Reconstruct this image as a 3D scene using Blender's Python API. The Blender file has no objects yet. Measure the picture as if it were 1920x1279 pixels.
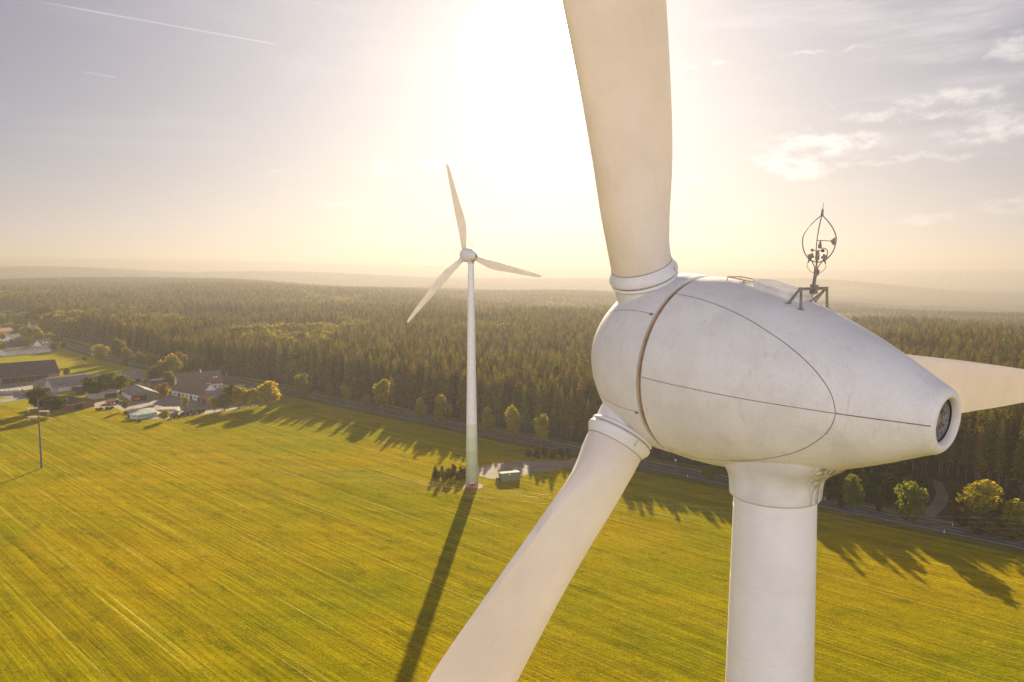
import bpy, bmesh, math, random
import numpy as np
from mathutils import Vector, Matrix, noise
R = math.radians
rng = random.Random(7)
sc = bpy.context.scene
COL = sc.collection

# ------------------------------------------------------------------ survey frame
FPX, PIT, EYE = 1461.0, R(5.3), Vector((0, 0, 80.0))
FW = Vector((0, math.cos(PIT), -math.sin(PIT))); UPV = Vector((0, math.sin(PIT), math.cos(PIT)))
def g(x, y, z=0.0):
    """surveyed image bearing -> point of the flat land at height z"""
    d = FW*FPX + Vector((1, 0, 0))*(x-960) + UPV*(639.5-y)
    t = (z-EYE.z)/d.z
    return EYE + d*t
def pj(p):
    v = Vector(p)-EYE; z = v.dot(FW)
    return 960+FPX*v.x/z, 639.5-FPX*v.dot(UPV)/z, z

# ------------------------------------------------------------------ object helpers
def tag(o, label=None, cat=None, group=None, kind=None):
    if label: o['label'] = label
    if cat: o['category'] = cat
    if group: o['group'] = group
    if kind: o['kind'] = kind
    return o
def empty(name, loc=(0, 0, 0), rz=0.0, parent=None):
    o = bpy.data.objects.new(name, None); COL.objects.link(o)
    o.location = loc; o.rotation_euler = (0, 0, rz); o.empty_display_size = .5
    if parent: o.parent = parent
    return o
def mesh(name, vs, fs, mat=None, smooth=False, mats=None, mi=None):
    me = bpy.data.meshes.new(name)
    me.from_pydata([tuple(v) for v in vs], [], [tuple(f) for f in fs])
    for m in (mats or ([mat] if mat else [])): me.materials.append(m)
    if mi is not None: me.polygons.foreach_set('material_index', mi)
    if smooth: me.polygons.foreach_set('use_smooth', [True]*len(me.polygons))
    me.update()
    return me
def put(name, me, parent=None, loc=None, rz=None):
    o = bpy.data.objects.new(name, me); COL.objects.link(o)
    if parent: o.parent = parent
    if loc is not None: o.location = loc
    if rz is not None: o.rotation_euler = (0, 0, rz)
    return o
class MB:
    """collects the shapes of one part"""
    def __init__(s): s.v = []; s.f = []; s.m = []
    def add(s, vs, fs, m=0):
        n = len(s.v); s.v += [Vector(v) for v in vs]; s.f += [tuple(i+n for i in f) for f in fs]; s.m += [m]*len(fs); return s
    def box(s, c, d, M=None, m=0, taper=1.0):
        x, y, z = [k/2 for k in d]; vs = []
        for sz in (-1, 1):
            k = taper if sz > 0 else 1
            vs += [Vector((-x*k, -y*k, sz*z)), Vector((x*k, -y*k, sz*z)), Vector((x*k, y*k, sz*z)), Vector((-x*k, y*k, sz*z))]
        if M: vs = [M @ v for v in vs]
        vs = [v+Vector(c) for v in vs]
        return s.add(vs, [(3, 2, 1, 0), (4, 5, 6, 7), (0, 1, 5, 4), (1, 2, 6, 5), (2, 3, 7, 6), (3, 0, 4, 7)], m)
    def tube(s, pts, rad, n=10, caps=True, m=0):
        pts = [Vector(p) for p in pts]; rad = rad if isinstance(rad, (list, tuple)) else [rad]*len(pts)
        vs = []; fs = []; pu = None
        for i, p in enumerate(pts):
            t = (pts[min(i+1, len(pts)-1)]-pts[max(i-1, 0)]).normalized()
            if pu is None: pu = t.orthogonal().normalized()
            pu = (pu - t*pu.dot(t)).normalized(); w = t.cross(pu)
            for k in range(n):
                a = 2*math.pi*k/n; vs.append(p+(pu*math.cos(a)+w*math.sin(a))*rad[i])
        for i in range(len(pts)-1):
            for k in range(n):
                k2 = (k+1) % n; fs.append((i*n+k, i*n+k2, (i+1)*n+k2, (i+1)*n+k))
        if caps: fs.append(tuple(range(n-1, -1, -1))); fs.append(tuple(range((len(pts)-1)*n, len(pts)*n)))
        return s.add(vs, fs, m)
    def lathe(s, prof, O=(0, 0, 0), A=(0, 0, 1), X=None, n=48, m=0, closed=False):
        O = Vector(O); A = Vector(A).normalized(); X = Vector(X) if X else A.orthogonal().normalized(); Y = A.cross(X)
        vs = []; fs = []
        for h, r in prof:
            for k in range(n):
                a = 2*math.pi*k/n; vs.append(O+A*h+(X*math.cos(a)+Y*math.sin(a))*r)
        for i in range(len(prof)-1):
            for k in range(n):
                k2 = (k+1) % n; fs.append((i*n+k, i*n+k2, (i+1)*n+k2, (i+1)*n+k))
        return s.add(vs, fs, m)
    def build(s, name, mat, parent=None, smooth=False, mats=None, auto=None):
        me = mesh(name, s.v, s.f, mat, smooth, mats, s.m if mats else None)
        if auto:
            bm = bmesh.new(); bm.from_mesh(me); bmesh.ops.remove_doubles(bm, verts=bm.verts, dist=1e-4)
            bmesh.ops.recalc_face_normals(bm, faces=bm.faces)
            for e in bm.edges: e.smooth = not (len(e.link_faces) == 2 and e.calc_face_angle(0) > R(auto))
            for f in bm.faces: f.smooth = True
            bm.to_mesh(me); bm.free()
        return put(name, me, parent)
def copy_tree(o, parent=None):
    c = o.copy(); COL.objects.link(c)
    if parent: c.parent = parent
    for ch in list(o.children): copy_tree(ch, c)
    return c

# ------------------------------------------------------------------ materials
class NT:
    def __init__(s, tree): s.t = tree; s.n = tree.nodes; s.l = tree.links
    def node(s, typ, **kw):
        n = s.n.new(typ)
        for k, v in kw.items():
            if k.startswith('i_'): s.set(n.inputs[k[2:].replace('_', ' ')], v)
            else: setattr(n, k, v)
        return n
    def set(s, sock, v):
        if isinstance(v, bpy.types.NodeSocket): s.l.new(v, sock)
        else: sock.default_value = v
    def math(s, op, a, b=0.0, c=None, clamp=False):
        n = s.n.new('ShaderNodeMath'); n.operation = op; n.use_clamp = clamp
        s.set(n.inputs[0], a); s.set(n.inputs[1], b)
        if c is not None: s.set(n.inputs[2], c)
        return n.outputs[0]
    def vmath(s, op, a, b=None):
        n = s.n.new('ShaderNodeVectorMath'); n.operation = op; s.set(n.inputs[0], a)
        if b is not None: s.set(n.inputs[1], b)
        return n.outputs['Value' if op in ('DOT_PRODUCT', 'LENGTH') else 'Vector']
    def mix(s, f, a, b, mode='MIX'):
        n = s.n.new('ShaderNodeMix'); n.data_type = 'RGBA'; n.blend_type = mode
        s.set(n.inputs[0], f); s.set(n.inputs[6], a); s.set(n.inputs[7], b); return n.outputs[2]
    def noise(s, vec, scale, detail=4.0, rough=.55, out=0):
        n = s.n.new('ShaderNodeTexNoise'); s.l.new(vec, n.inputs['Vector']); n.inputs['Scale'].default_value = scale
        n.inputs['Detail'].default_value = detail; n.inputs['Roughness'].default_value = rough; return n.outputs[out]
    def ramp(s, f, lo, hi, a=0.0, b=1.0, smooth=True):
        n = s.n.new('ShaderNodeMapRange'); n.interpolation_type = 'SMOOTHSTEP' if smooth else 'LINEAR'
        s.set(n.inputs[0], f); n.inputs[1].default_value = lo; n.inputs[2].default_value = hi
        n.inputs[3].default_value = a; n.inputs[4].default_value = b; return n.outputs[0]
    def mapping(s, vec, rot=(0, 0, 0), scale=(1, 1, 1), loc=(0, 0, 0)):
        n = s.n.new('ShaderNodeMapping'); s.l.new(vec, n.inputs[0]); n.inputs[1].default_value = loc
        n.inputs[2].default_value = rot; n.inputs[3].default_value = scale; return n.outputs[0]
def newmat(name):
    m = bpy.data.materials.new(name); m.use_nodes = True; m.node_tree.nodes.clear(); return m, NT(m.node_tree)
def c4(c): return (c[0], c[1], c[2], 1.0)
def plain(name, col, rough=.7, var=.12, scale=1.5, metal=0.0, bump=0.0, stain=None):
    m, t = newmat(name)
    co = t.node('ShaderNodeTexCoord').outputs['Object']
    n1 = t.noise(co, scale, 5)
    k = t.ramp(n1, .25, .75, 1-var, 1+var)
    colr = t.mix(1.0, c4(col), t.node('ShaderNodeCombineColor').outputs[0], 'MULTIPLY')
    cc = t.n[-1] if False else None
    comb = [n for n in t.n if n.bl_idname == 'ShaderNodeCombineColor'][0]
    for i in range(3): t.l.new(k, comb.inputs[i])
    if stain:
        n2 = t.ramp(t.noise(co, scale*.35, 6, .7), .52, .72)
        colr = t.mix(n2, colr, c4(stain))
    b = t.node('ShaderNodeBsdfPrincipled'); t.l.new(colr, b.inputs['Base Color'])
    b.inputs['Roughness'].default_value = rough; b.inputs['Metallic'].default_value = metal
    if bump:
        bp = t.node('ShaderNodeBump'); bp.inputs['Strength'].default_value = bump; bp.inputs['Distance'].default_value = .05
        t.l.new(t.noise(co, scale*6, 4), bp.inputs['Height']); t.l.new(bp.outputs[0], b.inputs['Normal'])
    o = t.node('ShaderNodeOutputMaterial'); t.l.new(b.outputs[0], o.inputs[0])
    return m

def foliage(name, col, col2, trans=.45, rnd=.35, usecol=False):
    m, t = newmat(name)
    oi = t.node('ShaderNodeObjectInfo'); geo = t.node('ShaderNodeNewGeometry')
    co = t.node('ShaderNodeTexCoord').outputs['Object']
    n = t.ramp(t.noise(co, .5 if not usecol else .9, 3), .35, .65)
    c = t.mix(n, c4(col), c4(col2))
    if usecol: c = t.mix(1.0, c, oi.outputs['Color'], 'MULTIPLY')
    hs = t.node('ShaderNodeHueSaturation'); t.l.new(c, hs.inputs['Color'])
    t.l.new(t.ramp(oi.outputs['Random'], 0, 1, .5-.03*rnd/.35, .5+.02*rnd/.35, False), hs.inputs['Hue'])
    t.l.new(t.ramp(t.math('FRACT', t.math('MULTIPLY', oi.outputs['Random'], 7.31)), 0, 1, 1-rnd, 1+rnd, False), hs.inputs['Value'])
    isl = t.ramp(geo.outputs['Random Per Island'], 0, 1, .75, 1.25, False)
    cc = t.node('ShaderNodeCombineColor')
    for i in range(3): t.l.new(isl, cc.inputs[i])
    c = t.mix(1.0, hs.outputs[0], cc.outputs[0], 'MULTIPLY')
    d = t.node('ShaderNodeBsdfDiffuse'); t.l.new(c, d.inputs[0])
    tr = t.node('ShaderNodeBsdfTranslucent'); t.l.new(t.mix(1.0, c, (1.35, 1.2, .55, 1), 'MULTIPLY'), tr.inputs[0])
    mx = t.node('ShaderNodeMixShader'); mx.inputs[0].default_value = trans
    t.l.new(d.outputs[0], mx.inputs[1]); t.l.new(tr.outputs[0], mx.inputs[2])
    o = t.node('ShaderNodeOutputMaterial'); t.l.new(mx.outputs[0], o.inputs[0])
    return m

M = {}
def turbine_paint(grp=False):
    m, t = newmat('blade_laminate' if grp else 'turbine_paint')
    co = t.node('ShaderNodeTexCoord').outputs['Object']
    soft = t.ramp(t.noise(co, .45, 5, .6), .3, .7, .90, 1.03)
    fine = t.ramp(t.noise(co, 30, 3, .7), .2, .8, .955, 1.035)
    k = t.math('MULTIPLY', soft, fine)
    cc = t.node('ShaderNodeCombineColor')
    for i, q in enumerate((.80, .79, .765)): t.l.new(t.math('MULTIPLY', k, q), cc.inputs[i])
    st = t.mapping(co, scale=(2.2, 2.2, .35))
    grime = t.ramp(t.noise(st, 1.3, 7, .72), .56, .80, 0, .28)
    c = t.mix(grime, cc.outputs[0], (.42, .39, .30, 1))
    b = t.node('ShaderNodeBsdfPrincipled'); t.l.new(c, b.inputs['Base Color']); b.inputs['Roughness'].default_value = .42
    b.inputs['Specular IOR Level'].default_value = .4
    bp = t.node('ShaderNodeBump'); bp.inputs['Strength'].default_value = .08; bp.inputs['Distance'].default_value = .02
    t.l.new(t.noise(co, 1.2, 4), bp.inputs['Height']); t.l.new(bp.outputs[0], b.inputs['Normal'])
    o = t.node('ShaderNodeOutputMaterial')
    if grp:   # glass fibre shell: a little sunlight comes through both skins
        tr = t.node('ShaderNodeBsdfTranslucent'); tr.inputs[0].default_value = (.98, .80, .46, 1)
        mx = t.node('ShaderNodeMixShader'); mx.inputs[0].default_value = .20; t.l.new(b.outputs[0], mx.inputs[1]); t.l.new(tr.outputs[0], mx.inputs[2]); t.l.new(mx.outputs[0], o.inputs[0])
    else: t.l.new(b.outputs[0], o.inputs[0])
    return m
def nacelle_paint():
    """gel coat with algae and oil streaks low on the housing (local -Z is its underside)"""
    m, t = newmat('nacelle_gelcoat')
    co = t.node('ShaderNodeTexCoord').outputs['Object']
    sep = t.node('ShaderNodeSeparateXYZ'); t.l.new(co, sep.inputs[0])
    soft = t.ramp(t.noise(co, .55, 6, .62), .3, .7, .89, 1.03)
    fine = t.ramp(t.noise(co, 26, 4, .75), .2, .8, .90, 1.08)
    k = t.math('MULTIPLY', soft, fine)
    cc = t.node('ShaderNodeCombineColor')
    for i, q in enumerate((.78, .765, .74)): t.l.new(t.math('MULTIPLY', k, q), cc.inputs[i])
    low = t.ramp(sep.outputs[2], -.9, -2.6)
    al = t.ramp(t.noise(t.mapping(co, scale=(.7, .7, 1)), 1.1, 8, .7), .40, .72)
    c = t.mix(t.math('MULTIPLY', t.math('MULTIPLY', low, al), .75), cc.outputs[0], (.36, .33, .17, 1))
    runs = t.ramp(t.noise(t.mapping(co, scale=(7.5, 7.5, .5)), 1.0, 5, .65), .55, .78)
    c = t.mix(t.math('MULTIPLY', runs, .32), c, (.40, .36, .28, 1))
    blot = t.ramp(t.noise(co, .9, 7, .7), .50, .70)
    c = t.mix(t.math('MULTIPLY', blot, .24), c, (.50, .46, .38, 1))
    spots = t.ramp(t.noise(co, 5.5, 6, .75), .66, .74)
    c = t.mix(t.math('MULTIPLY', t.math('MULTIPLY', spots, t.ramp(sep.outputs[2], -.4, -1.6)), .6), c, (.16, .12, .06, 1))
    b = t.node('ShaderNodeBsdfPrincipled'); t.l.new(c, b.inputs['Base Color']); b.inputs['Roughness'].default_value = .5
    bp = t.node('ShaderNodeBump'); bp.inputs['Strength'].default_value = .10; bp.inputs['Distance'].default_value = .02
    t.l.new(t.noise(co, 1.6, 4), bp.inputs['Height']); t.l.new(bp.outputs[0], b.inputs['Normal'])
    o = t.node('ShaderNodeOutputMaterial'); t.l.new(b.outputs[0], o.inputs[0]); return m
def collar_paint():
    m, t = newmat('collar_gelcoat')
    co = t.node('ShaderNodeTexCoord').outputs['Object']
    k = t.ramp(t.noise(co, 1.2, 6, .62), .3, .7, .87, 1.03)
    cc = t.node('ShaderNodeCombineColor')
    for i, q in enumerate((.72, .71, .69)): t.l.new(t.math('MULTIPLY', k, q), cc.inputs[i])
    sep = t.node('ShaderNodeSeparateXYZ'); t.l.new(co, sep.inputs[0])
    # oil and moss streaks running down the tail side
    st = t.ramp(t.noise(t.mapping(co, scale=(9, 9, .9)), 1.0, 6, .7), .42, .58)
    side = t.ramp(t.math('ADD', t.math('MULTIPLY', sep.outputs[0], .80), t.math('MULTIPLY', sep.outputs[1], .60)), .55, 1.0)
    c = t.mix(t.math('MULTIPLY', st, t.math('MULTIPLY', side, .85)), cc.outputs[0], (.17, .14, .05, 1))
    b = t.node('ShaderNodeBsdfPrincipled'); t.l.new(c, b.inputs['Base Color']); b.inputs['Roughness'].default_value = .55
    o = t.node('ShaderNodeOutputMaterial'); t.l.new(b.outputs[0], o.inputs[0]); return m
def tower_paint(greens):
    m, t = newmat('tower_paint_green_foot' if greens else 'tower_paint')
    co = t.node('ShaderNodeTexCoord').outputs['Object']
    sep = t.node('ShaderNodeSeparateXYZ'); t.l.new(co, sep.inputs[0])
    k = t.math('MULTIPLY', t.ramp(t.noise(co, .8, 5, .6), .3, .7, .93, 1.03), t.ramp(t.noise(co, 30, 3, .7), .2, .8, .96, 1.03))
    cc = t.node('ShaderNodeCombineColor')
    for i, q in enumerate((.79, .785, .785)): t.l.new(t.math('MULTIPLY', k, q), cc.inputs[i])
    c = cc.outputs[0]
    if greens:
        for top, g_ in greens:
            f = t.math('LESS_THAN', sep.outputs[2], top); c = t.mix(f, c, c4(g_))
    b = t.node('ShaderNodeBsdfPrincipled'); t.l.new(c, b.inputs['Base Color']); b.inputs['Roughness'].default_value = .4
    o = t.node('ShaderNodeOutputMaterial'); t.l.new(b.outputs[0], o.inputs[0]); return m
M['paint'] = turbine_paint(); M['blade'] = turbine_paint(True); M['nacelle'] = nacelle_paint(); M['collar'] = collar_paint()
M['tower'] = tower_paint(None)
M['tower_green'] = tower_paint([(23.5, (.64, .67, .53)), (18.6, (.55, .60, .43)), (13.6, (.47, .51, .33)), (8.6, (.41, .43, .26)), (4.2, (.37, .38, .22))])
M['seal'] = plain('rubber_seal', (.46, .33, .21), .8, .2, 3)
M['seam'] = plain('joint_sealant', (.24, .175, .13), .8, .3, 6)
M['galv'] = plain('galvanised_steel', (.27, .235, .20), .55, .25, 8, metal=.3)
M['dark'] = plain('black_plastic', (.05, .045, .04), .5, .2, 6)
M['fan'] = plain('fan_housing', (.16, .155, .15), .6, .25, 5)
M['fanlight'] = plain('fan_hub_enamel', (.55, .54, .52), .5, .1, 5)
M['lid'] = plain('hatch_lid', (.74, .72, .66), .5, .12, 2)
M['white_wall'] = plain('white_render', (.56, .54, .51), .9, .14, .4, stain=(.42, .38, .32))
M['wood_red'] = plain('red_stained_boards', (.17, .065, .035), .85, .35, 1.4)
M['brick'] = plain('brick_red', (.26, .10, .06), .9, .3, 1.2)
M['grey_wall'] = plain('grey_render', (.33, .31, .29), .9, .2, .5)
M['wood_grey'] = plain('weathered_boards', (.16, .13, .11), .9, .35, 1.0)
M['dark_open'] = plain('interior_shade', (.03, .024, .02), .95, .3, .6)  # near-black colour stands in for the shade inside open fronts
M['glass'] = plain('window_glass', (.06, .07, .08), .15, .2, 2)
M['skylight'] = plain('skylight_sheet', (.55, .57, .58), .6, .1, 2)
M['conc'] = plain('concrete', (.25, .22, .20), .9, .2, .25, stain=(.12, .10, .09))
M['green_steel'] = plain('green_sheet_steel', (.16, .175, .085), .55, .25, 1.2)
M['bale'] = plain('bale_film', (.40, .50, .38), .7, .1, 2)
M['sheet'] = plain('silage_sheet', (.40, .34, .29), .85, .25, .5)
M['rubber'] = plain('tyre_rubber', (.03, .03, .03), .9, .2, 3)
M['red_steel'] = plain('red_enamel', (.40, .06, .035), .5, .15, 2)
M['post_white'] = plain('white_post', (.75, .75, .74), .5, .05, 3)
M['pole'] = plain('weathered_concrete', (.13, .10, .075), .9, .25, 1.5)
M['bark'] = plain('bark', (.12, .085, .06), .95, .35, 3)
M['spruce'] = foliage('spruce_needles', (.095, .095, .016), (.21, .175, .020), .56, .55)
M['leaf'] = foliage('broad_leaves', (1.1, 1.15, .8), (1.7, 1.55, 1.1), .56, .14, True)
def roofmat(name, col, moss=(.16, .12, .06)):
    m, t = newmat(name)
    co = t.node('ShaderNodeTexCoord').outputs['Object']
    w = t.node('ShaderNodeTexWave'); w.wave_type = 'BANDS'; w.bands_direction = 'X'; t.l.new(co, w.inputs[0]); w.inputs['Scale'].default_value = 1.6
    w.inputs['Distortion'].default_value = .3
    k = t.math('MULTIPLY', t.ramp(t.noise(co, .6, 6, .65), .3, .7, .75, 1.2), t.ramp(w.outputs['Fac'], 0, 1, .86, 1.06))
    cc = t.node('ShaderNodeCombineColor')
    for i in range(3): t.l.new(t.math('MULTIPLY', k, col[i]), cc.inputs[i])
    c = t.mix(t.ramp(t.noise(co, .25, 6, .7), .55, .75, 0, .7), cc.outputs[0], c4(moss))
    b = t.node('ShaderNodeBsdfPrincipled'); t.l.new(c, b.inputs['Base Color']); b.inputs['Roughness'].default_value = .9; b.inputs['Specular IOR Level'].default_value = .15
    o = t.node('ShaderNodeOutputMaterial'); t.l.new(b.outputs[0], o.inputs[0]); return m
M['roof_dark'] = roofmat('slate_roof', (.085, .075, .08))
M['roof_grey'] = roofmat('fibre_cement_roof', (.22, .20, .20))
M['roof_brown'] = roofmat('brown_tile_roof', (.16, .11, .085))
M['roof_red'] = roofmat('red_tile_roof', (.28, .12, .07))

# ------------------------------------------------------------------ the land
XC = [-1500, 0, 400, 700, 1000, 1250, 1500, 1920, 3400]
DR = [0, 650, 1150, 1500, 2200, 3400, 4700, 6500, 9000, 13000, 17000]
def ang_z(d, py, tree=22.0): return 80+d*math.tan(math.atan((639.5-py)/FPX)-PIT)-tree
_A = [ang_z(3400, p) for p in (513, 515, 521, 534, 545, 552, 558, 574, 574)]
_B = [ang_z(6500, p) for p in (502, 503, 508, 516, 521, 523, 524, 546, 546)]
_C = [ang_z(13000, p, 10) for p in (486, 487, 489, 498, 503, 506, 508, 508, 508)]
_Z = [[0]*9, [0]*9, [0, 0, 0, -1, -4, -8, -13, -15, -14], [0, 0, 0, -3, -14, -24, -34, -32, -28], [4, 4, 4, -6, -26, -44, -66, -60, -50], _A,
      [a-55 for a in _A], _B, [b-60 for b in _B], _C, [c-150 for c in _C]]
_Z = np.array(_Z, float)
_AZ = np.array([math.atan((x-960)/FPX) for x in XC])
def land_z(x, y):
    x = np.asarray(x, float); y = np.asarray(y, float)
    d = np.hypot(x, y); az = np.arctan2(x, np.abs(y)+1e-6)
    wa = np.clip(np.interp(az, _AZ, np.arange(len(_AZ))), 0, len(_AZ)-1.001); ia = wa.astype(int); fa = wa-ia; fa = fa*fa*(3-2*fa)
    wd = np.clip(np.interp(d, DR, np.arange(len(DR))), 0, len(DR)-1.001); idd = wd.astype(int); fd = wd-idd; fd = fd*fd*(3-2*fd)
    z = ((_Z[idd, ia]*(1-fa)+_Z[idd, ia+1]*fa)*(1-fd)+(_Z[idd+1, ia]*(1-fa)+_Z[idd+1, ia+1]*fa)*fd)
    roll = (np.sin(x/610+1.3)*np.cos(y/430)*14+np.sin(x/330+y/510)*8)*np.clip((d-1150)/1200, 0, 1)*np.clip((15000-d)/9000, .35, 1)
    return z+roll
# forest edge in bearings
EX = [-500, 0, 60, 95, 130, 200, 260, 320, 400, 480, 560, 640, 700, 800, 900, 1000, 1080, 1200, 1300, 1400, 1500, 1560, 1650, 1730, 1790, 1850, 1920, 2100, 2500]
EY = [590, 597, 604, 624, 634, 648, 664, 686, 698, 709, 724, 741, 752, 772, 792, 812, 828, 852, 870, 888, 902, 900, 893, 890, 902, 922, 945, 985, 1060]
def edge_y(px): return np.interp(px, EX, EY)

def ground_mat(name, base, dry, dark, lines, patch):
    m, t = newmat(name)
    geo = t.node('ShaderNodeNewGeometry'); co = geo.outputs['Position']
    r = t.mapping(co, rot=(0, 0, R(44)))          # x runs along the drill rows
    n_big = t.ramp(t.noise(co, .012, 4, .6), .35, .68)
    c = t.mix(n_big, c4(base), c4(dry))
    mid = t.ramp(t.noise(t.mapping(r, scale=(.40, 1, 1)), .20, 7, .80), .50, .66)
    c = t.mix(t.math('MULTIPLY', mid, patch), c, c4(dark))
    fine = t.ramp(t.noise(co, 1.9, 5, .8), .25, .75, .58, 1.42)
    sp = t.ramp(t.noise(t.mapping(co, scale=(1, .8, 1)), .55, 6, .75), .25, .75, .84, 1.16)
    k = t.math('MULTIPLY', fine, sp)
    if lines:
        s1 = t.ramp(t.noise(t.mapping(r, scale=(.012, 1.0, 1)), 1.5, 3, .6), .3, .7, .82, 1.16)
        s2 = t.ramp(t.noise(t.mapping(r, scale=(.01, 1.0, 1)), .33, 3, .6), .3, .7, .84, 1.14)
        s3 = t.ramp(t.noise(t.mapping(co, rot=(0, 0, R(9)), scale=(.05, 1.0, 1)), .16, 4, .6), .3, .7, .90, 1.08)
        k = t.math('MULTIPLY', t.math('MULTIPLY', t.math('MULTIPLY', k, s1), s2), s3)
        # tramlines: a pale pair of wheelings every 15 m
        sepn = t.node('ShaderNodeSeparateXYZ'); t.l.new(r, sepn.inputs[0])
        wob = t.math('MULTIPLY', t.noise(t.mapping(r, scale=(.004, .004, 1)), 1.0, 2), 5.0)
        yy = t.math('ADD', sepn.outputs[1], wob)
        brk = t.ramp(t.noise(t.mapping(r, scale=(.02, .3, 1)), 1.0, 4), .42, .62)
        tl = None
        for off in (0.0, 2.1):
            u = t.math('ABSOLUTE', t.math('SUBTRACT', t.math('FRACT', t.math('DIVIDE', t.math('ADD', yy, off), 15.0)), .5))
            l_ = t.ramp(u, .009, .016, 1, 0)
            tl = l_ if tl is None else t.math('MAXIMUM', tl, l_)
        c = t.mix(t.math('MULTIPLY', t.math('MULTIPLY', tl, brk), .5), c, (.58, .47, .10, 1))
    cc = t.node('ShaderNodeCombineColor')
    for i in range(3): t.l.new(k, cc.inputs[i])
    c = t.mix(1.0, c, cc.outputs[0], 'MULTIPLY')
    b = t.node('ShaderNodeBsdfDiffuse'); t.l.new(c, b.inputs[0])
    bp = t.node('ShaderNodeBump'); bp.inputs['Strength'].default_value = .9; bp.inputs['Distance'].default_value = .5
    t.l.new(t.math('ADD', t.noise(co, 1.1, 6, .75), t.math('MULTIPLY', t.noise(t.mapping(r, scale=(.03, 1, 1)), .9, 4, .7), 1.2)), bp.inputs['Height'])
    t.l.new(bp.outputs[0], b.inputs['Normal'])
    o = t.node('ShaderNodeOutputMaterial'); t.l.new(b.outputs[0], o.inputs[0]); return m
M['field'] = ground_mat('crop_field', (.245, .228, .002), (.365, .255, .002), (.100, .120, .002), True, .62)
M['meadow'] = ground_mat('meadow_grass', (.30, .28, .01), (.36, .29, .02), (.12, .14, .015), False, .7)
M['verge'] = ground_mat('verge_grass', (.13, .125, .025), (.20, .15, .04), (.08, .08, .015), False, .7)
M['scrub'] = plain('scrub_floor', (.060, .050, .022), 1, .4, .3, stain=(.045, .055, .015))
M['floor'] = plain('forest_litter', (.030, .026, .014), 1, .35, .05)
def land_material():
    m, t = newmat('wide_land')
    geo = t.node('ShaderNodeNewGeometry'); co = geo.outputs['Position']
    d = t.vmath('LENGTH', co)
    far = t.ramp(d, 1300, 1700)
    a = t.mix(t.ramp(t.noise(co, .012, 4, .6), .35, .68), (.29, .27, .012, 1), (.36, .28, .015, 1))
    b_ = t.mix(t.ramp(t.noise(co, .0016, 5, .6), .42, .60), (.035, .045, .014, 1), (.17, .15, .04, 1))
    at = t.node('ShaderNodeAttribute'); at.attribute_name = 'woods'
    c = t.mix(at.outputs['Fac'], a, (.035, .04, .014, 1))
    c = t.mix(far, c, b_)
    k = t.ramp(t.noise(co, 1.2, 5, .75), .25, .75, .75, 1.25)
    cc = t.node('ShaderNodeCombineColor')
    for i in range(3): t.l.new(k, cc.inputs[i])
    c = t.mix(1.0, c, cc.outputs[0], 'MULTIPLY')
    b = t.node('ShaderNodeBsdfDiffuse'); t.l.new(c, b.inputs[0])
    bp = t.node('ShaderNodeBump'); bp.inputs['Strength'].default_value = .8; bp.inputs['Distance'].default_value = .5
    t.l.new(t.noise(co, 1.1, 6, .75), bp.inputs['Height']); t.l.new(bp.outputs[0], b.inputs['Normal'])
    o = t.node('ShaderNodeOutputMaterial'); t.l.new(b.outputs[0], o.inputs[0]); return m
M['land'] = land_material()

def make_ground():
    ds = [60, 120, 200, 280, 340, 400, 460, 520, 600, 700, 800, 900, 1000, 1150]+list(np.geomspace(1250, 16500, 70))
    na = 300; az = np.linspace(-math.pi, math.pi, na, endpoint=False)
    vs = [(0, 0, 0)]; 
    for d in ds:
        x = d*np.sin(az); y = d*np.cos(az); z = land_z(x, y)
        vs += list(zip(x, y, z))
    fs = [(0, 1+(k+1) % na, 1+k) for k in range(na)]
    for i in range(len(ds)-1):
        for k in range(na):
            k2 = (k+1) % na; a = 1+i*na; fs.append((a+k, a+k2, a+na+k2, a+na+k))
    me = mesh('ground', vs, fs, M['land'], True)
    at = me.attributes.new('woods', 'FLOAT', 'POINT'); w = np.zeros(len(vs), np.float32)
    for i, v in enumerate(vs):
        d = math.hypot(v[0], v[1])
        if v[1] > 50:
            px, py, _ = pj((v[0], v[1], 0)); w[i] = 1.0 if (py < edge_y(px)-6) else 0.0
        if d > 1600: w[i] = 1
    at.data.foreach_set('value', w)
    tag(put('ground', me), kind='structure')
make_ground()
def sheet(name, pts, mat, z, kind='structure', thick=0.0):
    """flat polygon of ground cover; pts are land points"""
    bm = bmesh.new(); vs = [bm.verts.new((p[0], p[1], z)) for p in pts]
    f = bm.faces.new(vs)
    bm.normal_update()
    if f.normal.z < 0: f.normal_flip()
    bmesh.ops.triangulate(bm, faces=bm.faces)
    me = bpy.data.meshes.new(name); bm.to_mesh(me); bm.free(); me.materials.append(M[mat] if isinstance(mat, str) else mat)
    o = put(name, me); tag(o, kind=kind); return o
def gp(*pts): return [g(x, y) for x, y in pts]
sheet('field', gp((2600, 1190), (1920, 1044), (1780, 1014), (1707, 998), (1531, 960), (1300, 909), (1191, 886), (1080, 866), (1031, 852), (875, 819), (713, 784), (600, 758), (560, 759), (520, 766), (470, 765), (430, 772), (380, 778), (330, 786), (285, 792), (258, 790), (236, 770), (214, 764), (178, 768), (125, 776), (60, 768), (0, 760), (-300, 790))
      + [Vector((-520, 200, 0)), Vector((-420, -260, 0)), Vector((420, -260, 0)), Vector((420, 120, 0))], 'field', .03)
sheet('forest_floor', [g(x, edge_y(x)+1.5) for x in range(2300, 90, -30)] + [g(x, 628) for x in range(95, 2301, 100)], 'floor', .02)

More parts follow.
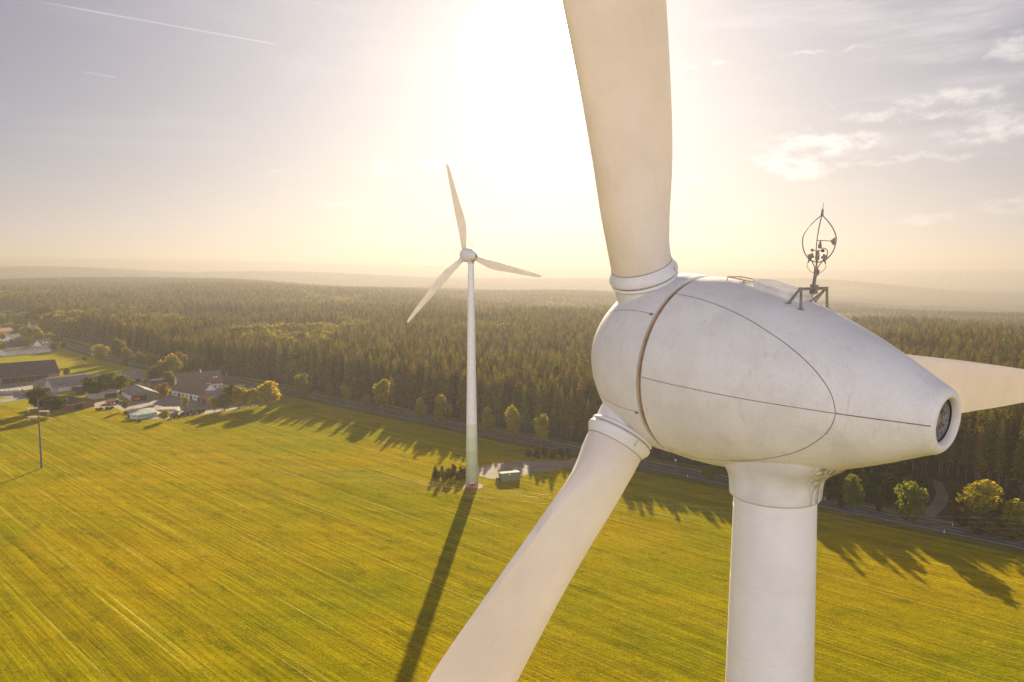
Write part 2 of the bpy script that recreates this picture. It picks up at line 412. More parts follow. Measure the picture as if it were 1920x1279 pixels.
# ------------------------------------------------------------------ road
def strip(name, mid, w, z, mat, off=0.0, smooth_n=6, ret=False):
    P = [Vector((p[0], p[1], 0)) for p in mid]; Q = []
    for i in range(len(P)-1):
        a = P[max(i-1, 0)]; b = P[i]; c = P[i+1]; d = P[min(i+2, len(P)-1)]
        for k in range(smooth_n):
            t = k/smooth_n
            Q.append(.5*((2*b)+(-a+c)*t+(2*a-5*b+4*c-d)*t*t+(-a+3*b-3*c+d)*t**3))
    Q.append(P[-1]); vs = []; fs = []
    for i, q in enumerate(Q):
        t = (Q[min(i+1, len(Q)-1)]-Q[max(i-1, 0)]).normalized(); n = Vector((-t.y, t.x, 0))
        vs += [q+n*(off-w/2)+Vector((0, 0, z)), q+n*(off+w/2)+Vector((0, 0, z))]
    fs = [(2*i, 2*i+2, 2*i+3, 2*i+1) for i in range(len(Q)-1)]
    if ret: return Q
    me = mesh(name, vs, fs, M[mat] if isinstance(mat, str) else mat); o = put(name, me); tag(o, kind='structure'); return o
def asphalt():
    m, t = newmat('asphalt')
    co = t.node('ShaderNodeNewGeometry').outputs['Position']
    k = t.math('MULTIPLY', t.ramp(t.noise(co, .25, 5, .65), .3, .7, .8, 1.2), t.ramp(t.noise(co, 4, 4, .7), .3, .7, .9, 1.1))
    cc = t.node('ShaderNodeCombineColor')
    for i, q in enumerate((.085, .078, .082)): t.l.new(t.math('MULTIPLY', k, q), cc.inputs[i])
    b = t.node('ShaderNodeBsdfPrincipled'); t.l.new(cc.outputs[0], b.inputs['Base Color']); b.inputs['Roughness'].default_value = .75
    o = t.node('ShaderNodeOutputMaterial'); t.l.new(b.outputs[0], o.inputs[0]); return m
M['asphalt'] = asphalt(); M['paintline'] = plain('road_paint', (.62, .62, .62), .6, .15, .5)
M['gravel'] = plain('gravel', (.25, .20, .15), .95, .22, .15, stain=(.17, .14, .09))
M['pave'] = plain('path_asphalt', (.20, .18, .16), .9, .2, .2)
RM = [(0, 617), (60, 628), (110, 642), (175, 663), (240, 680), (320, 696), (400, 708), (455, 719), (520, 731), (583, 743), (712, 771), (875, 804), (960, 822), (1055, 841), (1198, 871), (1300, 891), (1536, 943), (1695, 976), (1778, 993), (1920, 1023), (2300, 1108)]
RW = [g(x, y) for x, y in RM]
strip('verge', RW, 24, .045, 'verge', 2.0)
strip('road', RW, 7.0, .075, 'asphalt')
strip('cycle_path', RW, 2.4, .065, 'pave', 7.2)
def marking(off, w, dash=None, nm='road_marking'):
    Q = strip('', RW, 1, 0, 'paintline', ret=True); L = [0]
    for i in range(1, len(Q)): L.append(L[-1]+(Q[i]-Q[i-1]).length)
    def at(s):
        i = max(0, min(len(Q)-2, int(np.searchsorted(L, s))-1)); t = (s-L[i])/max(1e-6, L[i+1]-L[i])
        p = Q[i].lerp(Q[i+1], t); d = (Q[i+1]-Q[i]).normalized(); return p, Vector((-d.y, d.x, 0))
    vs = []; fs = []; s = 0
    while s < L[-1]-8:
        e = s+(dash[0] if dash else 6.0)
        k = len(vs)
        for q in (s, e):
            p, n = at(q); vs += [p+n*(off-w/2)+Vector((0, 0, .085)), p+n*(off+w/2)+Vector((0, 0, .085))]
        fs.append((k, k+2, k+3, k+1)); s = e+(dash[1] if dash else 0)
    return vs, fs
for off, w, dash in ((-3.25, .22, None), (3.25, .16, None), (0, .15, (5.5, 9))):
    vs, fs = marking(off, w, dash); tag(put('road_marking', mesh('road_marking', vs, fs, M['paintline'])), kind='structure')
sheet('scrub_ground', gp((1548, 930), (1545, 898), (1650, 893), (1735, 893), (1795, 903), (1855, 923), (1925, 956), (2150, 1000), (2150, 1058), (1925, 1004), (1790, 978), (1700, 958), (1620, 941)), 'scrub', .055)
# tracks and yards
sheet('gravel_track', gp((900, 893), (893, 884), (897, 877), (928, 869), (985, 865), (1059, 864), (1130, 862), (1170, 864), (1165, 873), (1059, 878), (985, 891), (955, 896), (939, 898), (918, 898)), 'gravel', .06)
sheet('forest_track', gp((1715, 962), (1745, 948), (1756, 925), (1748, 905), (1752, 900), (1766, 905), (1780, 930), (1776, 948), (1752, 970), (1738, 968)), 'gravel', .09)
sheet('farm_track', gp((178, 768), (176, 757), (190, 752), (215, 753), (240, 756), (262, 752), (300, 750), (330, 742), (395, 757), (430, 764), (470, 752), (500, 757), (470, 762), (430, 770), (395, 775), (340, 783), (300, 786), (262, 786), (240, 774), (214, 764)), 'gravel', .05)
sheet('yard', gp((250, 754), (300, 750), (322, 738), (345, 742), (398, 757), (420, 765), (395, 768), (340, 765), (300, 757), (262, 760)), 'conc', .07)
sheet('yard', gp((0, 745), (0, 716), (70, 724), (110, 738), (100, 745), (60, 748)), 'conc', .05)
sheet('side_road', gp((0, 755), (0, 749), (40, 745), (58, 736), (66, 738), (55, 748)), 'pave', .06)

# ------------------------------------------------------------------ wind turbines
SS = [-3.72, -3.69, -3.62, -3.5, -3.2, -2.8, -2.3, -1.7, -.9, -.06, .06, .8, 1.6, 2.4, 3.2, 4.0, 4.8, 5.6, 6.2, 6.6, 6.75, 6.80]
RR = [0.0, .18, .45, .8, 1.25, 1.68, 2.08, 2.42, 2.62, 2.62, 2.62, 2.61, 2.535, 2.408, 2.225, 1.966, 1.666, 1.312, 1.016, .82, .752, .71]
def crv(s):
    """smooth body radius (Catmull-Rom through the measured stations)"""
    if s <= SS[0]: return 0.0
    if s >= SS[-1]: return RR[-1]
    i = max(k for k in range(len(SS)-1) if SS[k] <= s)
    j0, j1, j2, j3 = max(i-1, 0), i, i+1, min(i+2, len(SS)-1)
    h = SS[j2]-SS[j1]; t = (s-SS[j1])/h
    m1 = (RR[j2]-RR[j0])/(SS[j2]-SS[j0])*h; m2 = (RR[j3]-RR[j1])/(SS[j3]-SS[j1])*h
    if SS[j1] < -3.55: return RR[j1]*(1-t)+RR[j2]*t
    return max(0, (2*t**3-3*t*t+1)*RR[j1]+(t**3-2*t*t+t)*m1+(-2*t**3+3*t*t)*RR[j2]+(t**3-t*t)*m2)
def on_skin(s, th, off=.004):
    r = crv(s)+off; return Vector((s, r*math.sin(R(th)), r*math.cos(R(th))))
def skin_ribbon(mb, pts, w=.022, off=.006):
    """flat sealant strip lying on the body skin; pts = (s, theta deg)"""
    P = [on_skin(s, th, off) for s, th in pts]; vs = []; fs = []
    for i, p in enumerate(P):
        t = (P[min(i+1, len(P)-1)]-P[max(i-1, 0)]).normalized(); nrm = Vector((0, p.y, p.z)).normalized(); b = t.cross(nrm).normalized()
        vs += [p-b*w/2, p+b*w/2]
    for i in range(len(P)-1): fs.append((2*i, 2*i+1, 2*i+3, 2*i+2))
    mb.add(vs, fs)
def dens(pts, n=8):
    out = []
    for i in range(len(pts)-1):
        p0, p1, p2, p3 = [Vector(pts[max(0, min(len(pts)-1, k))]) for k in (i-1, i, i+1, i+2)]
        for k in range(n):
            t = k/n; out.append(tuple(.5*((2*p1)+(-p0+p2)*t+(2*p0-5*p1+4*p2-p3)*t*t+(-p0+3*p1-3*p2+p3)*t**3)))
    out.append(tuple(pts[-1])); return out

BL = [  # r, chord, lead, thickness, twist, airfoilness
 (3.0, 1.74, .87, 1.74, 18, 0), (3.5, 1.76, .87, 1.72, 18, .05), (4.2, 1.95, .88, 1.62, 17, .35), (5, 2.27, .90, 1.42, 15, .65), (6.2, 2.52, .84, 1.15, 13.5, .85),
 (8, 2.86, .80, .92, 11, 1), (10.3, 3.32, .80, .78, 8, 1), (12, 3.36, .80, .70, 6, 1), (15, 3.08, .74, .58, 4, 1), (20, 2.46, .68, .44, 2, 1), (25, 1.98, .56, .32, 0, 1),
 (29, 1.50, .44, .22, -1, 1), (31.4, 1.12, .36, .15, -1, 1), (32.6, .85, .36, .09, -1, 1), (33.0, .25, .20, .04, -1, 1)]
def blade_mesh():
    NS = 44; vs = []; fs = []
    rs = [3.0]+list(np.linspace(3.25, 12, 30))+list(np.linspace(12.7, 31.4, 26))+[31.9, 32.3, 32.6, 32.8, 32.95, 33.0]
    tab = np.array(BL)
    sm = lambda r, j: float(np.mean([np.interp(r+q, tab[:, 0], tab[:, j]) for q in np.linspace(-.6, .6, 9)])) if 3.7 < r < 32 else float(np.interp(r, tab[:, 0], tab[:, j]))
    for r in rs:
        ch, le, th, be, m = [sm(r, j) for j in range(1, 6)]
        cb, sb = math.cos(R(be)), math.sin(R(be))
        for k in range(NS):
            a = 2*math.pi*k/NS; u = (1-math.cos(a))/2; sgn = math.sin(a)
            circ = (ch/2)*0+th/2*sgn
            yt = 5*th*(.2969*math.sqrt(u)-.126*u-.3516*u*u+.2843*u**3-.1036*u**4)*(1 if sgn < 0 else .62)
            blunt = .22*max(0, 1-(r-3)/7)*u**9
            yt = (yt+blunt)*(1 if sgn > 0 else -1)
            v = circ*(1-m)+yt*m; xx = u*ch-le
            if m == 0: xx = -math.cos(a)*th/2
            vs.append(Vector((xx*cb+v*sb, -xx*sb+v*cb-.042*max(0, r-3.2), r)))
    n = len(rs)
    for i in range(n-1):
        for k in range(NS):
            k2 = (k+1) % NS; fs.append((i*NS+k, (i+1)*NS+k, (i+1)*NS+k2, i*NS+k2))
    fs.append(tuple(range((n-1)*NS, n*NS))); fs.append(tuple(range(NS-1, -1, -1)))
    me = mesh('blade', vs, fs, M['blade'], True); return me
def smooth_auto(me, deg):
    bm = bmesh.new(); bm.from_mesh(me); bmesh.ops.recalc_face_normals(bm, faces=bm.faces)
    for e in bm.edges: e.smooth = not (len(e.link_faces) == 2 and e.calc_face_angle(0) > R(deg))
    for f in bm.faces: f.smooth = True
    bm.to_mesh(me); bm.free(); return me
def lathe_mesh(name, prof, mat, A=(0, 0, 1), n=96, deg=32, X=None):
    mb = MB(); mb.lathe(prof, A=A, n=n, X=X); return smooth_auto(mesh(name, mb.v, mb.f, M[mat]), deg)

TM = {}
TM['blade'] = smooth_auto(blade_mesh(), 50)
TM['collar'] = lathe_mesh('root_collar', [(2.58, .87), (2.60, .955), (2.63, .975), (2.67, .955), (2.69, .935), (2.72, .935), (2.74, .975), (2.78, 1.0), (2.86, .995), (2.93, .96), (2.99, .915), (3.06, .885), (3.10, .868)], 'paint')
TM['collar_joint'] = lathe_mesh('collar_joint', [(2.695, .93), (2.695, .942), (2.715, .942), (2.715, .93)], 'seam')
mb = MB(); mb.lathe([(3.085, .874), (3.085, .884), (3.10, .884), (3.10, .874)]); 
mb.box((.31, -.945, 2.88), (.012, .012, .20)); mb.box((.31, .945, 2.88), (.012, .012, .20)); TM['collar_strap'] = mesh('lap_joint', mb.v, mb.f, M['seam'])
sp = [(s, crv(s)) for s in list(np.linspace(-3.72, -3.3, 14))+list(np.linspace(-3.2, -.15, 34))]+[(-.11, crv(-.11)), (-.095, crv(-.1)-.012), (-.09, 2.55), (-.09, 2.2)]
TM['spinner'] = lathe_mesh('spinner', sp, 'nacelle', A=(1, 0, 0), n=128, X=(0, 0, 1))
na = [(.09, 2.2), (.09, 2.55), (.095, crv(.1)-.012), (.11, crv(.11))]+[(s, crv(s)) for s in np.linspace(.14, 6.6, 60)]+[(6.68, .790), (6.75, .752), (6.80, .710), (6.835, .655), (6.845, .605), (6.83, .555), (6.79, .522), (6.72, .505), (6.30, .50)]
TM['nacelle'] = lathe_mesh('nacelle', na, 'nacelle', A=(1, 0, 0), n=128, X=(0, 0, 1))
TM['ring'] = lathe_mesh('rotor_seal', [(-.12, 2.4), (-.12, 2.53), (-.03, 2.56), (-.012, 2.50), (.012, 2.50), (.03, 2.56), (.12, 2.53), (.12, 2.4)], 'seal', A=(1, 0, 0), n=128, X=(0, 0, 1))
TM['socket'] = lathe_mesh('blade_socket', [(1.2, .92), (2.0, .92), (2.35, .905), (2.575, .89), (2.60, .86)], 'nacelle')
# nacelle joints
OV = [(.08, -34.7), (.24, -34.9), (.94, -35.9), (1.67, -37.8), (2.44, -41.0), (2.99, -44.6), (3.66, -50.0), (4.21, -57.0), (4.62, -65.5), (4.91, -76), (5.05, -88.5), (5.03, -99), (4.88, -109.8), (4.58, -120.0), (4.16, -128.8), (3.51, -135.8), (2.57, -141.7), (1.48, -146.7), (.58, -149.3), (.08, -150.4)]
def seam_set(kind):
    out = []
    def one(*calls, extra=None):
        mb = MB()
        for pts, w in calls: skin_ribbon(mb, pts, w)
        if extra: extra(mb)
        out.append(mesh('panel_joint', mb.v, mb.f, M['seam']))
    if kind == 'nacelle':
        for sg in (1, -1):
            one(([(s, sg*t) for s, t in dens(OV, 6)], .018))
            one(([(s, sg*-91.3) for s in np.linspace(.13, 5.05, 40)], .018))
            one(([(s, sg*-91.3) for s in np.linspace(5.06, 6.79, 28)], .026))
    else:
        for sg in (-1, 1):
            for th in (52.5, 115):
                one(([(s, sg*(th+(-2 if s < -2 else 0)*(abs(s)-2)*6)) for s in np.linspace(-2.9, -.14, 40)], .014), extra=(lambda mb, q=sg*th: mb.box(on_skin(-.17, q-.5, .01), (.10, .05, .05))))
    return out
def yaw_collar():
    """vertical flare joining the housing to the tower; local z measured from the rotor axis"""
    prof = [(-1.7, 2.1), (-1.85, 2.0), (-2.0, 1.82), (-2.1, 1.66), (-2.2, 1.50), (-2.3, 1.37), (-2.4, 1.28), (-2.5, 1.23), (-2.62, 1.20), (-2.75, 1.19), (-2.88, 1.18), (-2.96, 1.175), (-2.99, 1.15), (-3.03, 1.10), (-3.05, 1.04)]
    mb = MB(); mb.lathe(prof[::-1], n=96)
    # stretched a little along the housing on the tail side
    for v in mb.v:
        r0 = math.hypot(v.x, v.y); v.y *= (1.19+(r0-1.19)*.26)/r0 if r0 > 1.19 else 1
    return smooth_auto(mesh('yaw_collar', mb.v, mb.f, M['collar']), 35)
TM['yaw'] = yaw_collar()
def hatch():
    mb = MB(); s0, s1, w, h = 1.72, 3.06, .43, .16; n = 18
    for (a0, a1, ww, hh, dz) in ((s0, s1, w, h, -.10), (s0-.03, s1+.03, w+.03, .03, h-.02)):
        vs = []; outline = []
        rr = .16
        for cx, cy, a in ((a1-rr, ww-rr, 0), (a0+rr, ww-rr, 90), (a0+rr, -ww+rr, 180), (a1-rr, -ww+rr, 270)):
            for k in range(5): q = R(a+k*22.5); outline.append((cx+rr*math.cos(q), cy+rr*math.sin(q)))
        bot = [Vector((x, y, crv(x)+dz-.02)) for x, y in outline]; top = [Vector((x, y, crv(x)+dz+hh+(.10 if dz < 0 else 0))) for x, y in outline]
        m = len(outline); vs = bot+top
        mb.add(vs, [(k, (k+1) % m, m+(k+1) % m, m+k) for k in range(m)]+[tuple(range(m, 2*m))])
    return smooth_auto(mesh('roof_hatch', mb.v, mb.f, M['lid']), 30)
TM['hatch'] = hatch()
def rails():
    mb = MB()
    for y in (-.30, .30):
        mb.tube([(0.85, y, crv(.85)-.02), (.87, y, crv(.87)+.07), (1.74, y, crv(1.74)+.09)], .016, 8)
        mb.tube([(1.4, y, crv(1.4)-.03), (1.4, y, crv(1.4)+.07)], .013, 6)
    mb.tube([(.87, -.30, crv(.87)+.07), (.87, .30, crv(.87)+.07)], .016, 8)
    return mesh('hatch_rail', mb.v, mb.f, M['seal'])
TM['rails'] = rails()
def tail_fan():
    mb = MB(); X0 = 6.50
    mb.lathe([(X0, .50), (X0, .30), (X0+.02, .30), (X0+.02, .0)], A=(1, 0, 0), n=64)
    for k in range(9):
        a = 2*math.pi*k/9; Mx = Matrix.Rotation(a, 4, 'X') @ Matrix.Translation((X0+.07, 0, .28)) @ Matrix.Rotation(R(28), 4, 'Z')
        mb.box((0, 0, 0), (.012, .13, .38)); 
        for v in mb.v[-8:]: v[:] = Mx @ v
    return mesh('exhaust_fan', mb.v, mb.f, M['fan'])
def fan_guard():
    mb = MB(); X0 = 6.64
    for a in (8, 98, 188, 278, 52, 142):
        q = R(a); mb.tube([(X0, 0, 0), (X0, .50*math.sin(q), .50*math.cos(q))], .011, 6)
    for rr in (.18, .27, .36, .45):
        mb.lathe([(X0-.004, rr-.004), (X0+.004, rr-.004), (X0+.004, rr+.004), (X0-.004, rr+.004), (X0-.004, rr-.004)], A=(1, 0, 0), n=48)
    return mesh('fan_guard', mb.v, mb.f, M['galv'])
def fan_hub():
    mb = MB(); mb.lathe([(6.50, .17), (6.60, .165), (6.62, .145), (6.625, .08), (6.63, .08), (6.635, .0)], A=(1, 0, 0), n=40)
    return smooth_auto(mesh('fan_hub', mb.v, mb.f, M['fanlight']), 30)
JN, JS = seam_set('nacelle'), seam_set('spinner')
TM['fan'] = tail_fan(); TM['guard'] = fan_guard(); TM['fhub'] = fan_hub()
TM['gasket'] = lathe_mesh('gasket', [(6.66, .506), (6.66, .476), (6.695, .476), (6.695, .507)], 'dark', A=(1, 0, 0))

# weather mast (nacelle frame: x to tail, y across, z up)
def mast_parts():
    out = []; B = Vector((3.27, 0, 2.60)); up = lambda h: B+Vector((0, 0, h))
    SR = Vector((.857, .515, 0)); TC = Vector((.515, -.857, 0))
    mb = MB()
    mb.box(B, (.07, 1.24, .075))
    for sg in (-1, 1):
        y = sg*.59; zf = lambda s: math.sqrt(max(.1, crv(s)**2-y*y))
        mb.tube([(3.28, y, 2.60), (3.34, y*1.02, zf(3.34)-.03)], .034, 4); mb.box((3.34, y*1.02, zf(3.34)-.005), (.14, .12, .02))
        mb.tube([(3.25, y, 2.60), (2.96, y*1.0, zf(2.96)-.03)], .034, 4); mb.box((2.96, y, zf(2.96)-.002), (.14, .12, .02))
    mb.tube([(3.27, .55, 2.57), (3.12, .12, crv(3.12)-.02)], .026, 4)
    mb.box((3.27, 0, 2.58), (.13, .17, .24)); mb.box((3.27, .30, 2.61), (.085, .07, .06))
    out.append(('support_frame', mb, 'galv', None))
    mb = MB(); mb.tube([up(-.12), up(.30)], .032, 12); mb.tube([up(.28), up(.54)], .047, 12); mb.tube([up(.52), up(.78)], .024, 10)
    mb.box(up(.41)+SR*.05, (.05, .05, .14)); mb.tube([up(.30)-SR*.03, up(.02)-SR*.05, up(-.2)-SR*.02, up(-.30)+SR*.05], .012, 6)
    out.append(('mast_tube', mb, 'galv', None))
    mb = MB()
    for an in (0, 182, 262):
        q = R(an); D = SR*math.cos(q)+TC*-math.sin(q); pts = []
        for h, w in ((.66, .03), (.70, .16), (.80, .26), (.95, .345), (1.15, .388), (1.32, .375), (1.5, .29), (1.66, .17), (1.76, .07), (1.82, .022), (1.95, .012)):
            pts.append(tuple(up(h)+D*w))
        mb.tube(dens(pts, 4), .0145, 6)
    mb.tube([up(1.80), up(1.98)], .020, 8); mb.tube([up(1.97), up(2.12)], .007, 6)
    out.append(('lightning_cage', mb, 'galv', None))
    mb = MB(); V = up(1.20)+SR*.03
    mb.tube([V-Vector((0, 0, .20)), V-Vector((0, 0, .13)), V-Vector((0, 0, .03)), V], [.04, .045, .02, .018], 10)
    mb.tube([V-SR*.08, V+SR*.30], .010, 6)
    fn = [(0.22, 0), (.30, .09), (.34, .09), (.34, -.10), (.30, -.10)]
    nrm = TC*.006; a = [V+SR*x+Vector((0, 0, z))-nrm for x, z in fn]; b = [V+SR*x+Vector((0, 0, z))+nrm for x, z in fn]
    mb.add(a+b, [tuple(range(5)), tuple(range(9, 4, -1))]+[(k, (k+1) % 5, 5+(k+1) % 5, 5+k) for k in range(5)])
    pts = [tuple(V+SR*x+Vector((0, 0, z))) for x, z in ((.02, -.19), (.12, -.19), (.185, -.25), (.19, -.36), (.15, -.43), (.10, -.50), (0, -.55))]
    mb.tube(dens(pts, 4), .012, 6)
    out.append(('wind_vane', mb, 'galv', None))
    mb = MB(); A0 = up(.95)
    mb.tube([up(.72), up(.80), up(.90), A0], [.05, .055, .035, .02], 10)
    for an in (5, 178, -30):
        q = R(an); D = SR*math.cos(q)+TC*math.sin(q); r_ = .115 if an != 178 else .14
        mb.tube([A0, A0+D*r_], .008, 6)
        mb.lathe([(-.04, 0.006), (-.032, .026), (-.012, .040), (.012, .040), (.012, .034)], O=A0+D*r_, A=D.cross(Vector((0, 0, 1))), n=12)
    out.append(('cup_anemometer', mb, 'galv', None))
    for sg in (-1, 1):
        mb = MB(); c = up(.80)+SR*(sg*.155)
        Mx = Matrix.Rotation(sg*R(-25), 4, TC) @ Matrix.Rotation(math.atan2(SR.y, SR.x), 4, 'Z')
        mb.box(c, (.135, .11, .125), Mx); mb.tube([c-Vector((0, 0, .04)), c+SR*sg*.05-Vector((0, 0, .16))], [.03, .018], 8)
        mb.tube([c-Vector((0, 0, .06)), up(.52)+SR*sg*.03], .013, 6)
        mb.tube(dens([tuple(c+SR*sg*.05-Vector((0, 0, .16))), tuple(c+SR*sg*.06-Vector((0, 0, .27))), tuple(up(.40)+SR*sg*.10), tuple(up(.42)+SR*sg*.02)], 4), .007, 5)
        out.append(('obstruction_light', mb, 'galv', None))
    return [(n, mesh(n, b.v, b.f, M[m])) for n, b, m, _ in out]
MAST = mast_parts()

def tower_mesh(h, greens):
    prof = [(0, 2.38), (.02, 2.38)]
    for z in np.linspace(.5, h, 60): prof.append((z, 2.36-(2.36-1.062)*(z/h)**.92))
    return lathe_mesh('tower', prof, 'tower_green' if greens else 'tower', n=96)
def turbine(P, az, phase, label, greens=False, ground=0.0, far=False):
    a = Vector((math.sin(R(az))*math.cos(R(-4.7)), math.cos(R(az))*math.cos(R(-4.7)), math.sin(R(-4.7))))
    UP = (Vector((0, 0, 1))-a*a.z).normalized(); SD = UP.cross(a)
    P = Vector(P); base = P+a*2.56; base.z = ground
    root = empty('wind_turbine', base); tag(root, label, 'wind turbine')
    F = Matrix((a, SD, UP)).transposed().to_4x4(); N = Matrix.Translation(P-base) @ F
    def part(nm, me, mat, parent=root, pm=None):
        o = put(nm, me, parent)
        o.matrix_local = mat if pm is None else pm.inverted() @ mat
        return o
    zax = (P+a*2.56).z-ground
    tw = part('tower', tower_mesh(zax-2.98, greens), Matrix())
    if not far:
        for q in (3.3, 5.25, 7.2, 10.4, 22, 40):
            z = zax-q-.0; r_ = 2.36-(2.36-1.062)*(z/(zax-2.98))**.92
            if z > 0: part('section_joint', lathe_mesh('section_joint', [(-.006, r_), (-.004, r_+.003), (.004, r_+.003), (.006, r_)], 'lid'), Matrix.Translation((0, 0, z)), tw, Matrix())
    nc = part('nacelle', TM['nacelle'], N)
    part('rotor_seal', TM['ring'], N)
    yaw = part('yaw_collar', TM['yaw'], Matrix.Translation((0, 0, zax)) @ Matrix.Rotation(R(90-az), 4, 'Z'))
    sn = part('spinner', TM['spinner'], N)
    if not far:
        for me in JN: part('panel_joint', me, N, nc, N)
        for me in JS: part('panel_joint', me, N, sn, N)
        part('roof_hatch', TM['hatch'], N); part('hatch_rail', TM['rails'], N)
        fan = part('exhaust_fan', TM['fan'], N)
        part('fan_guard', TM['guard'], N, fan, N); part('fan_hub', TM['fhub'], N, fan, N); part('gasket', TM['gasket'], N, fan, N)
        wm = empty('weather_mast', parent=root); wm.matrix_local = N
        for nm, me in MAST: part(nm, me, N, wm, N)
    for k in range(3):
        ph = R(phase+120*k); E = Matrix.Translation((-1.44, 0, 0)) @ Matrix.Rotation(-ph, 4, 'X') @ Matrix(((0, -1, 0, 0), (1, 0, 0, 0), (0, 0, 1, 0), (0, 0, 0, 1)))
        W = N @ E
        b = part('blade', TM['blade'], W); part('root_collar', TM['collar'], W, b, W)
        if not far:
            part('collar_joint', TM['collar_joint'], W, b, W); part('lap_joint', TM['collar_strap'], W, b, W)
        part('blade_socket', TM['socket'], W, sn, N)
    return root
NEAR = turbine((5.4549, 22.3697, 77.1838), 142, -23.94, 'huge white wind turbine close by, its egg-shaped housing carrying a small weather mast')
# the one across the field
b2 = g(885, 912); hubc = Vector((b2.x, b2.y, 0))
_a = Vector((math.sin(R(150)), math.cos(R(150)), 0))
FAR2 = turbine((b2.x-_a.x*2.56, b2.y-_a.y*2.56, 84.9), 150, -16.3, 'whole white wind turbine with a green banded foot standing in the field', True)
for px, py, dd, az, ph, lab in ((1772, 513.5, 6000, 175, 10, 'tiny hazy wind turbine on the horizon, nearer the anemometer mast of the two'), (1807, 515, 6100, 175, 45, 'tiny hazy wind turbine on the horizon, farther from the anemometer mast of the two')):
    d = FW*FPX+Vector((1, 0, 0))*(px-960)+UPV*(639.5-py); p = EYE+d*(dd/d.y); a_ = Vector((math.sin(R(az)), math.cos(R(az)), 0))
    turbine((p.x, p.y, p.z), az+80, ph, lab, far=True, ground=float(land_z(p.x, p.y))-2)
# foot of the far turbine: entrance box, gravel ring
def ring_pad():
    mb = MB(); mb.lathe([(.0, 2.3), (.0, 4.2)], n=40); me = mesh('gravel_ring', mb.v, mb.f, M['gravel']); o = put('gravel_ring', me, loc=(b2.x, b2.y, .065)); tag(o, kind='structure')
ring_pad()
e = empty('entrance_box', (b2.x+.3, b2.y-3.0, .05), R(4)); tag(e, 'small red entrance box with a white lid at the foot of the green banded tower', 'entrance box')
MB().box((0, 0, 1.1), (2.9, 1.5, 2.1)).build('cabin', M['red_steel'], e)
MB().box((0, -.02, 2.22), (2.3, 1.7, .16)).build('lid', M['post_white'], e)
MB().box((0, -.78, 1.0), (.9, .05, 1.8)).build('door', M['wood_red'], e)
mb = MB(); [mb.box((0, -1.0-.28*k, .72-.2*k), (1.3, .28, .08)) for k in range(4)]; mb.build('steps', M['galv'], e)

# ------------------------------------------------------------------ transformer container
p = g(939.5, 903.5); q = g(975, 900); d = (q-p); e = empty('container', p, math.atan2(d.y, d.x)); e.location.z = .03
tag(e, 'green steel container with a pale roof beside the gravel track', 'container')
L, Wd, H = d.length, 2.5, 3.0
mb = MB(); mb.box((L/2, Wd/2, H/2), (L, Wd, H))
for k in range(int(L/.28)): mb.box((.25+k*.28, -.03, H/2), (.13, .06, H-.4)); mb.box((.25+k*.28, Wd+.03, H/2), (.13, .06, H-.4))
mb.build('shell', M['green_steel'], e)
MB().box((L/2, Wd/2, H+.06), (L+.1, Wd+.1, .12)).build('roof', M['sheet'], e)
[MB().box((x, y, H/2), (.16, .16, H+.04)).build('corner_post', M['green_steel'], e) for x in (0, L) for y in (0, Wd)]
MB().box((L*.45, -.075, H-.45), (.7, .03, .35)).build('notice_plate', M['post_white'], e)
mb = MB(); mb.box((-.06, Wd/2, H/2), (.05, Wd-.4, H-.5)); mb.tube([(-.1, Wd*.35, .4), (-.1, Wd*.35, H-.4)], .03, 6); mb.build('door', M['green_steel'], e)
e = empty('cable_drum', g(934, 903), R(30)); tag(e, 'small dark red drum lying against the end of the green container', 'drum')
MB().lathe([(-.55, 0), (-.55, .8), (-.48, .8), (-.48, .45), (.48, .45), (.48, .8), (.55, .8), (.55, 0)], O=(0, 0, .82), A=(1, 0, 0), n=20).build('reel', M['wood_red'], e)

# ------------------------------------------------------------------ power pole and line
def pole(loc, rz, label):
    e = empty('utility_pole', loc, rz); tag(e, label, 'utility pole')
    MB().tube([(0, 0, -.1), (0, 0, 14), (0, 0, 28)], [.42, .32, .20], 12).build('post', M['pole'], e)
    tips = []
    for z, sg in ((24.6, -1), (23.2, 1), (21.1, -1)):
        L = 3.9; o = MB().box((sg*L/2, 0, z), (L, .26, .34)).build('crossarm', M['lid'], e)
        for k in (.35, .85):
            mb = MB(); x = sg*(L-.1-(.0 if k > .5 else .55))
            for j in range(6): mb.lathe([(0, .04), (.05, .08), (.16, .045)], O=(x, 0, z-.35-j*.24), n=8)
            mb.tube([(x, 0, z-.1), (x, 0, z-1.8)], .05, 6); mb.build('insulator', M['lid'], o)
        tips.append(Vector((sg*(L-.35), 0, z-1.85)))
    return e, tips
pl = g(78, 878); dirn = Vector((255, 190, 0))-pl; rz = math.atan2(dirn.y, dirn.x)-R(90)+R(0)
e1, tips = pole(pl, 0.25, 'tall slim power pole with three short crossarms standing alone in the field')
end = Vector((270, 185, 0))
e2, _ = pole(end, 0.25, 'power pole at the far end of the overhead line')
Rz = Matrix.Rotation(.25, 3, 'Z')
for i, tp in enumerate(tips):
    A0 = pl+Rz @ tp; B0 = end+Rz @ tp; sag = (17.5, 18.5, 17.0)[i]; pts = []
    for k in range(41):
        t = k/40; p = A0.lerp(B0, t); p.z -= sag*4*t*(1-t); pts.append(p)
    o = MB().tube(pts, .022, 5).build('power_line', M['galv'])
    tag(o, ['overhead wire hung from the uppermost left crossarm of the field pole', 'overhead wire hung from the right crossarm of the field pole', 'overhead wire hung from the lowest left crossarm of the field pole'][i], 'wire', 'overhead wires crossing the field')

